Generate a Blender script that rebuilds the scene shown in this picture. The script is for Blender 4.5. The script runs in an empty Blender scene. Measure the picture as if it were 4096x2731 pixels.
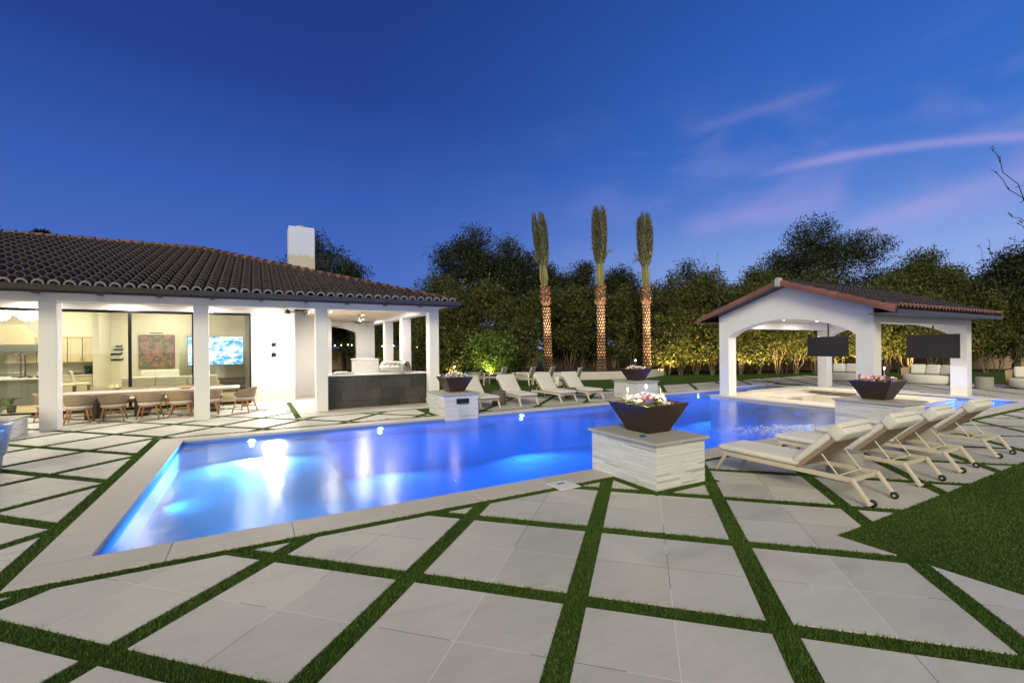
import bpy, bmesh, math, random
import numpy as np
from mathutils import Vector, Matrix
R = math.radians
rng = np.random.default_rng(7)
random.seed(7)
scene = bpy.context.scene
col = scene.collection

# ------------------------------------------------------------------ camera
# World: X runs along the house front, Y away from the camera towards the house.
YAW = R(29.2)
cam_d = bpy.data.cameras.new('camera')
cam = bpy.data.objects.new('camera', cam_d)
col.objects.link(cam)
cam.location = (0, 0, 2.0)
cam_d.sensor_width = 36.0
cam_d.lens = 1838.38 / 4096 * 36
cam_d.shift_y = 22.84 / 4096
cam_d.clip_start = 0.05
cam_d.clip_end = 3000
ROLL = -0.009127
cam.rotation_mode = 'QUATERNION'
cam.rotation_quaternion = (Matrix.Rotation(-YAW, 3, 'Z') @ Matrix.Rotation(R(90), 3, 'X') @ Matrix.Rotation(ROLL, 3, 'Z')).to_quaternion()
scene.camera = cam
scene.view_settings.view_transform = 'Standard'
scene.view_settings.look = 'None'
scene.view_settings.exposure = 0.0
scene.view_settings.gamma = 1.0
scene.cycles.use_denoising = True
scene.cycles.max_bounces = 8
scene.cycles.transparent_max_bounces = 16
scene.cycles.sample_clamp_indirect = 6.0
scene.cycles.caustics_reflective = False
scene.cycles.caustics_refractive = False

CF = Vector((math.sin(YAW), math.cos(YAW), 0))      # compass direction the garden runs away in
CR = Vector((math.cos(YAW), -math.sin(YAW), 0))
def gw(x, y, z=0.0):
    """garden plan point: x to the right, y away"""
    return CR * x + CF * y + Vector((0, 0, z))

# ------------------------------------------------------------------ node helpers
class NT:
    def __init__(s, tree):
        s.t = tree; s.n = tree.nodes; s.l = tree.links
    def new(s, typ, **kw):
        nd = s.n.new(typ)
        for k, v in kw.items():
            setattr(nd, k, v)
        return nd
    def put(s, sock, v):
        if isinstance(v, bpy.types.NodeSocket): s.l.new(v, sock)
        elif v is not None: sock.default_value = v
    def m(s, op, a, b=None, c=None, clamp=False):
        nd = s.new('ShaderNodeMath', operation=op, use_clamp=clamp)
        s.put(nd.inputs[0], a)
        if b is not None: s.put(nd.inputs[1], b)
        if c is not None: s.put(nd.inputs[2], c)
        return nd.outputs[0]
    def vm(s, op, a, b=None):
        nd = s.new('ShaderNodeVectorMath', operation=op)
        s.put(nd.inputs[0], a)
        if b is not None: s.put(nd.inputs[1], b)
        return nd.outputs['Value'] if op in ('DOT_PRODUCT', 'LENGTH') else nd.outputs[0]
    def mix(s, f, a, b, typ='MIX'):
        nd = s.new('ShaderNodeMix', data_type='RGBA', blend_type=typ)
        s.put(nd.inputs[0], f)
        for k, v in ((6, a), (7, b)):
            if isinstance(v, (tuple, list)): v = (*v[:3], 1)
            s.put(nd.inputs[k], v)
        return nd.outputs[2]
    def sstep(s, x, a, b):
        nd = s.new('ShaderNodeMapRange', interpolation_type='SMOOTHSTEP')
        s.put(nd.inputs[0], x); s.put(nd.inputs[1], a); s.put(nd.inputs[2], b)
        return nd.outputs[0]
    def ramp(s, x, stops, interp='LINEAR'):
        nd = s.new('ShaderNodeValToRGB'); cr = nd.color_ramp; cr.interpolation = interp
        while len(cr.elements) < len(stops): cr.elements.new(0.5)
        for e, (p, c) in zip(cr.elements, stops):
            e.position = p; e.color = (*c[:3], 1)
        s.put(nd.inputs[0], x)
        return nd.outputs[0]
    def noise(s, vec, scale, detail=4.0, rough=0.55, dist=0.0):
        nd = s.new('ShaderNodeTexNoise')
        s.put(nd.inputs['Vector'], vec)
        nd.inputs['Scale'].default_value = scale; nd.inputs['Detail'].default_value = detail
        nd.inputs['Roughness'].default_value = rough; nd.inputs['Distortion'].default_value = dist
        return nd.outputs[0]
    def mapping(s, vec, scale=(1, 1, 1), rot=(0, 0, 0), loc=(0, 0, 0)):
        nd = s.new('ShaderNodeMapping')
        s.put(nd.inputs[0], vec)
        nd.inputs['Scale'].default_value = scale; nd.inputs['Rotation'].default_value = rot; nd.inputs['Location'].default_value = loc
        return nd.outputs[0]

# ------------------------------------------------------------------ world: blue hour sky
KEY_EL, KEY_AZ = R(30), math.atan2(-0.74, -0.67)      # bearing of the key light added behind the viewer
world = bpy.data.worlds.new('World'); scene.world = world
world.use_nodes = True
w = NT(world.node_tree); w.n.clear()
tc = w.new('ShaderNodeTexCoord').outputs['Generated']
dirn = w.vm('NORMALIZE', tc)
sx = w.new('ShaderNodeSeparateXYZ'); w.put(sx.inputs[0], dirn); dz = sx.outputs[2]
front = w.vm('DOT_PRODUCT', dirn, tuple(CF)); right = w.vm('DOT_PRODUCT', dirn, tuple(CR))
left_c = w.ramp(dz, [(0, (.085, .18, .56)), (.14, (.064, .15, .53)), (.3, (.036, .104, .44)), (.46, (.018, .054, .285)), (.62, (.013, .040, .22)), (.9, (.014, .03, .16))])
right_c = w.ramp(dz, [(0, (.42, .52, .88)), (.16, (.24, .38, .78)), (.26, (.10, .225, .66)), (.36, (.042, .160, .58)), (.5, (.028, .122, .50)), (.65, (.02, .082, .38)), (.9, (.014, .03, .16))])
sky = w.mix(w.sstep(right, -0.35, 0.72), left_c, right_c)
# thin cirrus with the last pink light on it
def streak(a, b, width, r0, r1, strength, bend=0.0, nscale=3.0):
    A, B = Vector(a), Vector(b); nrm = A.cross(B).normalized()
    if nrm.z < 0: nrm = -nrm
    t = w.vm('DOT_PRODUCT', dirn, tuple((B - A).normalized()))
    nz = w.noise(w.vm('MULTIPLY', dirn, (nscale, nscale, nscale * 2.2)), 2.0, 5, .6)
    d = w.vm('DOT_PRODUCT', dirn, tuple(nrm))
    d = w.m('ADD', d, w.m('MULTIPLY', w.m('SUBTRACT', nz, .5), width * 1.1))
    t0 = (B - A).normalized().dot(A); t1 = (B - A).normalized().dot(B)
    s = w.m('DIVIDE', w.m('SUBTRACT', t, t0), t1 - t0)
    if bend: d = w.m('ADD', d, w.m('MULTIPLY', w.m('MULTIPLY', s, w.m('SUBTRACT', s, 1.0)), bend))
    g = w.m('POWER', 2.718, w.m('MULTIPLY', w.m('POWER', w.m('DIVIDE', w.m('ABSOLUTE', d), width), 2.0), -1.0))
    e = w.m('MULTIPLY', w.sstep(s, r0, r0 + .45), w.sstep(s, r1, r1 - .3))
    return w.m('MULTIPLY', w.m('MULTIPLY', g, e), strength)
cl = streak((.8057, .5057, .3083), (.9353, .2092, .2853), .0075, -.1, 2.0, .42, bend=.05)
cl = w.m('ADD', cl, streak((.9123, .3518, .2096), (.9487, .2125, .2343), .020, -.6, 2.6, .34))
cl = w.m('ADD', cl, streak((.7367, .5433, .4026), (.8117, .4118, .4142), .010, -.5, 1.3, .12, nscale=5))
cl = w.m('ADD', cl, streak((.802, .5467, .2406), (.8669, .4273, .2568), .024, -.9, 1.3, .26))
cmap = w.vm('MULTIPLY', dirn, (2.2, 5.0, 11.0))
cn = w.noise(cmap, 1.5, 4, .5, .3)
cover = w.m('MULTIPLY', w.sstep(cn, .44, .74), w.m('MULTIPLY', w.sstep(right, -.15, .45), w.m('MULTIPLY', w.sstep(dz, .5, .3), w.sstep(dz, .02, .18))))
cl = w.m('ADD', cl, w.m('MULTIPLY', cover, .17), clamp=True)
sky = w.mix(cl, sky, (.46, .39, .76))
# unseen fill added to the sky behind the viewer, offsets its blue cast
back_fill = w.ramp(dz, [(0, (.80, .80, .86)), (.2, (.92, .86, .74)), (.45, (1.0, .90, .62)), (.75, (.62, .56, .40)), (1, (.20, .21, .24))])
sky = w.mix(w.sstep(front, .30, -.55), sky, back_fill)
nish = w.new('ShaderNodeTexSky', sky_type='NISHITA', sun_disc=False)
nish.sun_elevation = R(0.5); nish.sun_rotation = math.pi / 2 - KEY_AZ
addn = w.new('ShaderNodeMix', data_type='RGBA', blend_type='ADD'); addn.inputs[0].default_value = 0.004
w.put(addn.inputs[6], sky); w.put(addn.inputs[7], nish.outputs[0])
bg = w.new('ShaderNodeBackground'); w.put(bg.inputs[0], addn.outputs[2]); bg.inputs[1].default_value = 1.0
wo = w.new('ShaderNodeOutputWorld'); w.l.new(bg.outputs[0], wo.inputs[0])

# very soft, slightly warm key light added from behind
added_key_d = bpy.data.lights.new('sun', 'SUN'); added_key_d.energy = 2.05; added_key_d.angle = R(20); added_key_d.color = (1.0, .92, .66)
sun = bpy.data.objects.new('sun', added_key_d); col.objects.link(sun)
sdir = Vector((math.cos(KEY_EL) * math.cos(KEY_AZ), math.cos(KEY_EL) * math.sin(KEY_AZ), math.sin(KEY_EL)))
sun.rotation_mode = 'QUATERNION'; sun.rotation_quaternion = sdir.to_track_quat('Z', 'Y')

def lamp(kind, loc, power, color, aim=None, size=0.1, spot=70, blend=0.6, parent=None, name=None):
    d = bpy.data.lights.new(name or kind.lower() + '_lamp', kind); d.energy = power; d.color = color
    if kind == 'AREA': d.shape = 'DISK'; d.size = size
    else: d.shadow_soft_size = size
    if kind == 'SPOT': d.spot_size = R(spot); d.spot_blend = blend
    o = bpy.data.objects.new(name or kind.lower() + '_lamp', d); col.objects.link(o)
    o.location = loc
    if aim is not None:
        o.rotation_mode = 'QUATERNION'; o.rotation_quaternion = (Vector(loc) - Vector(aim)).to_track_quat('Z', 'Y')
    if parent is not None: o.parent = parent
    return o

# ------------------------------------------------------------------ materials
def mat(name, color, rough=.6, metal=0.0, spec=.5, bump=None, var=None, coat=0.0, attr=None, sheen=0.0):
    """bump=(scale,strength) var=(scale,amount,[stretch])"""
    m = bpy.data.materials.new(name); m.use_nodes = True
    t = NT(m.node_tree); p = t.n['Principled BSDF']
    p.inputs['Roughness'].default_value = rough; p.inputs['Metallic'].default_value = metal
    p.inputs['Specular IOR Level'].default_value = spec
    p.inputs['Coat Weight'].default_value = coat
    if sheen: p.inputs['Sheen Weight'].default_value = sheen
    oc = t.new('ShaderNodeTexCoord').outputs['Object']
    c = (*color, 1)
    if var:
        st = var[2] if len(var) > 2 else (1, 1, 1)
        n = t.noise(t.mapping(oc, st), var[0], 6, .6)
        k = t.m('MULTIPLY_ADD', t.m('SUBTRACT', n, .5), 2 * var[1], 1.0)
        c = t.mix(1.0, color, t.n.new('ShaderNodeCombineColor').outputs[0], 'MULTIPLY')
        cc = c.node.inputs[7].links[0].from_node
        for i in range(3): t.put(cc.inputs[i], k)
    if attr:
        a = t.new('ShaderNodeAttribute', attribute_name=attr).outputs['Fac']
        cc = t.n.new('ShaderNodeCombineColor')
        for i in range(3): t.put(cc.inputs[i], a)
        c = t.mix(1.0, c if not isinstance(c, tuple) else color, cc.outputs[0], 'MULTIPLY')
    t.put(p.inputs['Base Color'], c)
    if bump:
        st = bump[2] if len(bump) > 2 else (1, 1, 1)
        b = t.new('ShaderNodeBump'); b.inputs['Strength'].default_value = bump[1]; b.inputs['Distance'].default_value = .02
        t.put(b.inputs['Height'], t.noise(t.mapping(oc, st), bump[0], 5, .6)); t.put(p.inputs['Normal'], b.outputs[0])
    return m
def emis(name, color, strength):
    m = bpy.data.materials.new(name); m.use_nodes = True
    p = m.node_tree.nodes['Principled BSDF']
    p.inputs['Base Color'].default_value = (*color, 1); p.inputs['Emission Color'].default_value = (*color, 1); p.inputs['Emission Strength'].default_value = strength
    return m
M = {}
M['stucco'] = mat('white_stucco', (.76, .75, .735), .85, bump=(60, .12), var=(1.3, .05))
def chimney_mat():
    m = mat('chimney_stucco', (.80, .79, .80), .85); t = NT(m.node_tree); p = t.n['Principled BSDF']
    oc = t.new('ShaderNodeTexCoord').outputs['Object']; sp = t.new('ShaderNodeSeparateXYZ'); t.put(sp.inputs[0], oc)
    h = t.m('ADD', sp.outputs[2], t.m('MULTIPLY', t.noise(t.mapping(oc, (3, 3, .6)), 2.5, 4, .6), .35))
    t.put(p.inputs['Base Color'], t.mix(t.sstep(h, 5.86, 5.98), (.53, .515, .48), (.62, .66, .90)))  # upper part tinted lavender, skylight put into the colour; lower band is stain
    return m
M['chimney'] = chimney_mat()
M['ceiling'] = mat('ceiling_boards', (.60, .50, .38), .7, var=(3, .12, (.3, 6, 1)))
M['plaster'] = mat('interior_plaster', (.66, .64, .55), .8, var=(.7, .06))
M['stucco_cream'] = mat('cream_wall', (.70, .66, .53), .85, bump=(60, .1))
M['frame'] = mat('dark_metal_frame', (.018, .018, .020), .35, .6)
M['gutter'] = mat('bronze_gutter', (.075, .066, .060), .4, .55, var=(2, .15))
M['fascia'] = mat('fascia_boards', (.10, .075, .06), .6)
M['coping'] = mat('limestone_coping', (.50, .465, .42), .6, bump=(30, .08), var=(2.5, .12, (.5, 3, 1)))
M['travertine'] = mat('bar_travertine', (.62, .57, .49), .6, var=(2.0, .08))
M['cap'] = mat('pedestal_cap_stone', (.40, .375, .34), .55, var=(5, .2, (1, 3, 1)))
M['capedge'] = M['cap']
M['bronze'] = mat('bronze_bowl_metal', (.095, .062, .052), .36, .75, bump=(25, .05), var=(7, .22))
M['soil'] = mat('soil', (.03, .02, .014), .95, bump=(40, .6), var=(30, .4))
M['cushion'] = mat('white_outdoor_fabric', (.68, .66, .62), .9, bump=(10, .35), sheen=.2)
M['cushion_grey'] = mat('pale_grey_fabric', (.56, .53, .49), .9, bump=(10, .35), sheen=.2)
M['teak_pale'] = mat('whitewashed_teak', (.56, .50, .40), .6, bump=(40, .1, (1, .1, 1)), var=(6, .14, (6, .8, 6)))
M['teak'] = mat('oiled_teak', (.40, .19, .075), .5, bump=(40, .1), var=(7, .2, (6, 6, .8)))
M['taupe'] = mat('taupe_sling', (.30, .225, .16), .85, bump=(140, .2), var=(20, .12))
M['wicker'] = mat('woven_wicker', (.34, .25, .165), .8, bump=(70, .6, (1, 1, .25)), var=(40, .3, (1, 1, .15)))
M['rod'] = mat('white_powdercoat', (.66, .62, .54), .45)
M['wheel'] = mat('black_rubber', (.012, .012, .012), .6)
M['hub'] = mat('wheel_hub', (.5, .48, .44), .4, .3)
M['tabletop'] = mat('pale_table_top', (.34, .32, .285), .6, var=(5, .1))
M['dark_wood'] = mat('dark_stained_wood', (.045, .030, .022), .55, var=(8, .25, (6, 6, 1)))
M['black'] = mat('black_metal', (.012, .012, .013), .4, .3)
M['steel'] = mat('brushed_steel', (.55, .53, .50), .28, .95, bump=(60, .05, (.1, 4, 4)))
M['concrete'] = mat('grey_concrete', (.30, .285, .26), .85, bump=(50, .2), var=(6, .15))
M['dark_concrete'] = mat('dark_drum_concrete', (.105, .09, .08), .8, bump=(50, .2), var=(6, .2))
M['white_conc'] = mat('whitewashed_concrete', (.50, .48, .445), .85, bump=(40, .12), var=(2.2, .12))
M['ceramic'] = mat('white_ceramic', (.66, .65, .62), .25, bump=(22, .5))
M['blue_glaze'] = mat('blue_glazed_ceramic', (.24, .33, .56), .25, coat=.4, var=(6, .25, (1, 1, .3)))
M['cabinet'] = mat('cream_cabinet_paint', (.60, .53, .36), .5)
M['marble'] = mat('white_marble', (.74, .73, .70), .2, var=(3, .08))
M['island'] = mat('grey_green_island_paint', (.16, .18, .155), .5, var=(2, .06))
M['sofa_in'] = mat('indoor_sofa_linen', (.60, .60, .50), .9, bump=(120, .1))
M['woodfloor'] = mat('oak_floor', (.42, .33, .20), .45, var=(5, .15, (.4, 5, 1)))
M['bark'] = mat('tree_bark', (.16, .12, .085), .9, bump=(14, .7, (1, 1, .3)), var=(8, .3))
M['twig'] = mat('pale_twigs', (.20, .155, .095), .85, var=(6, .25))
M['bark_dark'] = mat('dark_bark', (.035, .028, .022), .9, bump=(14, .7), var=(8, .3))
M['trunk_palm'] = mat('palm_boot_bark', (.34, .20, .125), .85, bump=(18, .6), attr='tint')
M['palm_skirt'] = mat('palm_fibre', (.20, .105, .062), .9, bump=(30, .8), attr='tint')
M['perimeter'] = mat('tan_block_wall', (.34, .23, .15), .9, bump=(12, .25), var=(1.4, .14))
M['screen'] = mat('tv_glass', (.009, .009, .010), .5, spec=.25)
M['path_metal'] = M['black']
M['flower_w'] = mat('white_petals', (.78, .74, .70), .6)
M['flower_p'] = mat('magenta_petals', (.50, .06, .16), .6)
M['flower_v'] = mat('violet_petals', (.28, .12, .50), .6)
M['pink'] = mat('pink_petals', (.70, .34, .42), .6)

def leaf_mat(name, c1, c2, trans=.35, rough=.5):
    m = bpy.data.materials.new(name); m.use_nodes = True
    t = NT(m.node_tree); p = t.n['Principled BSDF']
    a = t.new('ShaderNodeAttribute', attribute_name='tint').outputs['Fac']
    c = t.mix(a, c1, c2)
    t.put(p.inputs['Base Color'], c); p.inputs['Roughness'].default_value = rough
    p.inputs['Specular IOR Level'].default_value = .35
    tr = t.new('ShaderNodeBsdfTranslucent'); t.put(tr.inputs[0], c)
    mx = t.new('ShaderNodeMixShader'); mx.inputs[0].default_value = trans
    out = t.n['Material Output']
    t.l.new(p.outputs[0], mx.inputs[1]); t.l.new(tr.outputs[0], mx.inputs[2]); t.l.new(mx.outputs[0], out.inputs[0])
    return m
M['leaf_hedge'] = leaf_mat('hedge_leaf', (.034, .050, .013), (.150, .158, .042))
M['leaf_dark'] = leaf_mat('mesquite_leaf', (.016, .024, .012), (.045, .055, .022), .2)
M['leaf_bright'] = leaf_mat('citrus_leaf', (.075, .125, .018), (.19, .25, .045))
M['leaf_palm'] = leaf_mat('palm_leaf', (.070, .078, .046), (.225, .228, .140), .25)
M['petiole'] = leaf_mat('palm_petiole', (.16, .155, .06), (.30, .29, .12), .1)
M['leaf_flower'] = leaf_mat('petunia_leaf', (.10, .17, .03), (.24, .30, .06))
M['grass'] = leaf_mat('turf_blades', (.030, .078, .009), (.105, .180, .028), .25, .6)

# glass pane: clear sheet with a mirror-like Fresnel sheen
def glass_mat(name, tint=(.93, .95, .93), ior=1.5, rough=.0, boost=1.0):
    m = bpy.data.materials.new(name); m.use_nodes = True
    t = NT(m.node_tree); t.n.clear()
    fr = t.new('ShaderNodeFresnel'); fr.inputs[0].default_value = ior
    tr = t.new('ShaderNodeBsdfTransparent'); tr.inputs[0].default_value = (*tint, 1)
    gl = t.new('ShaderNodeBsdfGlossy'); gl.inputs['Roughness'].default_value = rough
    mx = t.new('ShaderNodeMixShader'); t.put(mx.inputs[0], t.m('MULTIPLY', fr.outputs[0], boost, clamp=True))
    t.l.new(tr.outputs[0], mx.inputs[1]); t.l.new(gl.outputs[0], mx.inputs[2])
    o = t.new('ShaderNodeOutputMaterial'); t.l.new(mx.outputs[0], o.inputs[0])
    return m
M['glass'] = glass_mat('window_glass', (.95, .965, .93), boost=1.5)
# pool water: clear surface, wind-rippled so lights draw out into long soft columns
def water_mat():
    m = bpy.data.materials.new('pool_water'); m.use_nodes = True
    t = NT(m.node_tree); t.n.clear()
    oc = t.new('ShaderNodeTexCoord').outputs['Object']
    n1 = t.noise(t.mapping(oc, (1, 1, 1)), 6.5, 2, .5, .2)
    n2 = t.noise(t.mapping(oc, (1, 1, 1), (0, 0, .5)), 19.0, 2, .5)
    n3 = t.noise(t.mapping(oc, (1, 1, 1), (0, 0, .9)), 1.25, 1, .4)
    h = t.m('ADD', t.m('ADD', n1, t.m('MULTIPLY', n2, .30)), t.m('MULTIPLY', n3, 1.7))
    b = t.new('ShaderNodeBump'); b.inputs['Strength'].default_value = .22; b.inputs['Distance'].default_value = .024
    t.put(b.inputs['Height'], h)
    fr = t.new('ShaderNodeFresnel'); fr.inputs[0].default_value = 1.33; t.put(fr.inputs['Normal'], b.outputs[0])
    tr = t.new('ShaderNodeBsdfTransparent'); tr.inputs[0].default_value = (.90, .97, 1.0, 1)
    gl = t.new('ShaderNodeBsdfGlossy'); gl.inputs['Roughness'].default_value = .22; t.put(gl.inputs['Normal'], b.outputs[0])
    rf_ = t.new('ShaderNodeBsdfRefraction'); rf_.inputs['IOR'].default_value = 1.33; rf_.inputs['Roughness'].default_value = .16
    rf_.inputs[0].default_value = (.88, .97, 1.0, 1); t.put(rf_.inputs['Normal'], b.outputs[0])
    m2 = t.new('ShaderNodeMixShader'); m2.inputs[0].default_value = .62
    t.l.new(tr.outputs[0], m2.inputs[1]); t.l.new(rf_.outputs[0], m2.inputs[2])
    mx = t.new('ShaderNodeMixShader'); t.put(mx.inputs[0], t.m('MULTIPLY', fr.outputs[0], .92, clamp=True))
    t.l.new(m2.outputs[0], mx.inputs[1]); t.l.new(gl.outputs[0], mx.inputs[2])
    o = t.new('ShaderNodeOutputMaterial'); t.l.new(mx.outputs[0], o.inputs[0])
    return m
M['water'] = water_mat()
M['pool'] = mat('pool_plaster', (.30, .56, .80), .7, var=(1.2, .08), bump=(4, .1))
M['pool_tile'] = mat('waterline_tile', (.16, .24, .42), .3, var=(22, .25))
M['pool_light'] = emis('pool_lamp_lens', (.55, .80, 1.0), 15)

# stone pads laid diagonally: 2x2 slabs to a pad with fine grout lines
GO = Vector((-1.92, 2.94, 0)); GS = 1.4581; GW = 0.178     # one crossing of the turf strips, module, strip width
def pad_mat():
    m = bpy.data.materials.new('limestone_slabs'); m.use_nodes = True
    t = NT(m.node_tree); p = t.n['Principled BSDF']
    oc = t.new('ShaderNodeTexCoord').outputs['Object']
    rel = t.vm('SUBTRACT', oc, tuple(GO))
    k = .70710678 / GS
    u = t.vm('DOT_PRODUCT', rel, (k, -k, 0)); v = t.vm('DOT_PRODUCT', rel, (k, k, 0))
    fu = t.m('FRACT', t.m('ADD', u, 100.0)); fv = t.m('FRACT', t.m('ADD', v, 100.0))
    def line(f, wd): return t.m('LESS_THAN', t.m('ABSOLUTE', t.m('SUBTRACT', f, .5)), wd)
    ln = t.m('MAXIMUM', line(fu, .0019), line(fv, .0019))
    cid = t.new('ShaderNodeCombineXYZ')
    t.put(cid.inputs[0], t.m('FLOOR', t.m('MULTIPLY', t.m('ADD', u, 100.0), 2.0))); t.put(cid.inputs[1], t.m('FLOOR', t.m('MULTIPLY', t.m('ADD', v, 100.0), 2.0)))
    wn = t.new('ShaderNodeTexWhiteNoise', noise_dimensions='2D'); t.put(wn.inputs['Vector'], cid.outputs[0])
    big = t.noise(oc, .9, 5, .6)
    vein = t.noise(t.mapping(oc, (1, 6, 1), (0, 0, R(-45))), 2.2, 7, .65, .3)
    fine = t.noise(oc, 55, 3, .6)
    val = t.m('ADD', .885, t.m('MULTIPLY', t.m('SUBTRACT', big, .5), .34))
    val = t.m('ADD', val, t.m('MULTIPLY', t.m('SUBTRACT', vein, .5), .22))
    val = t.m('ADD', val, t.m('MULTIPLY', t.m('SUBTRACT', fine, .5), .10))
    val = t.m('ADD', val, t.m('MULTIPLY', t.m('SUBTRACT', wn.outputs['Value'], .5), .15))
    val = t.m('SUBTRACT', val, t.m('MULTIPLY', t.sstep(t.noise(oc, 9, 5, .7), .58, .74), .10))
    val = t.m('SUBTRACT', val, t.m('MULTIPLY', t.sstep(t.noise(t.mapping(oc, (1, 2.5, 1), (0, 0, R(30))), .8, 3, .55), .55, .75), .14))
    cc = t.n.new('ShaderNodeCombineColor')
    for i in range(3): t.put(cc.inputs[i], val)
    stain = t.sstep(t.noise(oc, .55, 3, .5), .56, .72)
    c = t.mix(1.0, t.mix(t.m('MULTIPLY', stain, .6), (.575, .558, .515), (.50, .468, .41)), cc.outputs[0], 'MULTIPLY')
    grout = t.mix(t.m('GREATER_THAN', t.noise(oc, .8, 1, .5), .5), (.13, .12, .11), (.72, .69, .64))
    c = t.mix(ln, c, grout)
    t.put(p.inputs['Base Color'], c); p.inputs['Roughness'].default_value = .52
    t.put(p.inputs['Roughness'], t.m('MULTIPLY_ADD', big, .25, .40))
    b = t.new('ShaderNodeBump'); b.inputs['Strength'].default_value = .08; b.inputs['Distance'].default_value = .01
    t.put(b.inputs['Height'], fine); t.put(p.inputs['Normal'], b.outputs[0])
    return m
M['pads'] = pad_mat()
def lawn_mat():
    m = bpy.data.materials.new('lawn_turf'); m.use_nodes = True
    t = NT(m.node_tree); p = t.n['Principled BSDF']
    oc = t.new('ShaderNodeTexCoord').outputs['Object']
    f = t.noise(oc, 90, 4, .7); g = t.noise(oc, .5, 4, .6)
    c = t.mix(f, (.014, .042, .007), (.075, .130, .022))
    c = t.mix(t.m('MULTIPLY', g, .5), c, (.05, .085, .014))
    t.put(p.inputs['Base Color'], c); p.inputs['Roughness'].default_value = .85; p.inputs['Specular IOR Level'].default_value = .15
    b = t.new('ShaderNodeBump'); b.inputs['Strength'].default_value = .9; b.inputs['Distance'].default_value = .03
    t.put(b.inputs['Height'], f); t.put(p.inputs['Normal'], b.outputs[0])
    return m
M['lawn'] = lawn_mat()
M['tile'] = mat('barrel_tile_brown', (.023, .0175, .0165), .6, bump=(30, .15), attr='tint')
M['tile_red'] = mat('barrel_tile_red', (.19, .080, .064), .65, bump=(30, .15), attr='tint')
M['mortar'] = mat('white_mortar', (.26, .25, .27), .85, bump=(40, .2))
M['ledge'] = mat('white_ledgestone', (.74, .745, .75), .8, bump=(45, .35, (1, 1, 2)), attr='tint')
def grill_tile():
    m = mat('charcoal_tile', (.040, .036, .033), .45, var=(2.3, .35), bump=(12, .1)); return m
M['charcoal'] = grill_tile()
def art_mat():
    m = bpy.data.materials.new('abstract_paint'); m.use_nodes = True
    t = NT(m.node_tree); p = t.n['Principled BSDF']
    oc = t.new('ShaderNodeTexCoord').outputs['Object']
    n = t.noise(oc, 2.4, 6, .65, 1.2); n2 = t.noise(t.mapping(oc, loc=(4, 3, 2)), 5, 4, .6, .6)
    c = t.ramp(n, [(.28, (.06, .13, .17)), (.40, (.12, .17, .11)), (.47, (.33, .24, .09)), (.54, (.32, .12, .15)), (.62, (.30, .18, .25)), (.75, (.30, .31, .28))])
    c = t.mix(t.sstep(n2, .46, .58), c, (.11, .11, .11))
    t.put(p.inputs['Base Color'], c)
    return m
M['art'] = art_mat()
def tv_mat():
    m = bpy.data.materials.new('lit_tv_picture'); m.use_nodes = True
    t = NT(m.node_tree); p = t.n['Principled BSDF']
    oc = t.new('ShaderNodeTexCoord').outputs['Object']
    n = t.noise(t.mapping(oc, (1, 1, 1.6)), 2.6, 5, .6, .5)
    c = t.ramp(n, [(.28, (.02, .08, .32)), (.40, (.05, .33, .70)), (.48, (.35, .66, .85)), (.56, (.95, .97, 1))])
    p.inputs['Base Color'].default_value = (.02, .02, .02, 1)
    t.put(p.inputs['Emission Color'], c); p.inputs['Emission Strength'].default_value = 1.6
    return m
M['tvlit'] = tv_mat()
M['bulb'] = emis('warm_bulb', (1, .72, .38), 9)
M['downlight'] = emis('downlight_lens', (1, .88, .68), 14)
M['flame'] = emis('stake_bulb', (1, .85, .55), 160)
M['bluebulb'] = emis('cool_stake_bulb', (.75, .88, 1), 26)
M['crystal'] = emis('lit_crystal', (1, .93, .78), 3.2)
M['sconce_glow'] = emis('sconce_lens', (1, .94, .84), 1300)
M['fire'] = emis('fireplace_flame', (1, .45, .16), 1.2)
M['far_window'] = emis('far_lit_window', (.9, 1, .7), .8)

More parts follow.
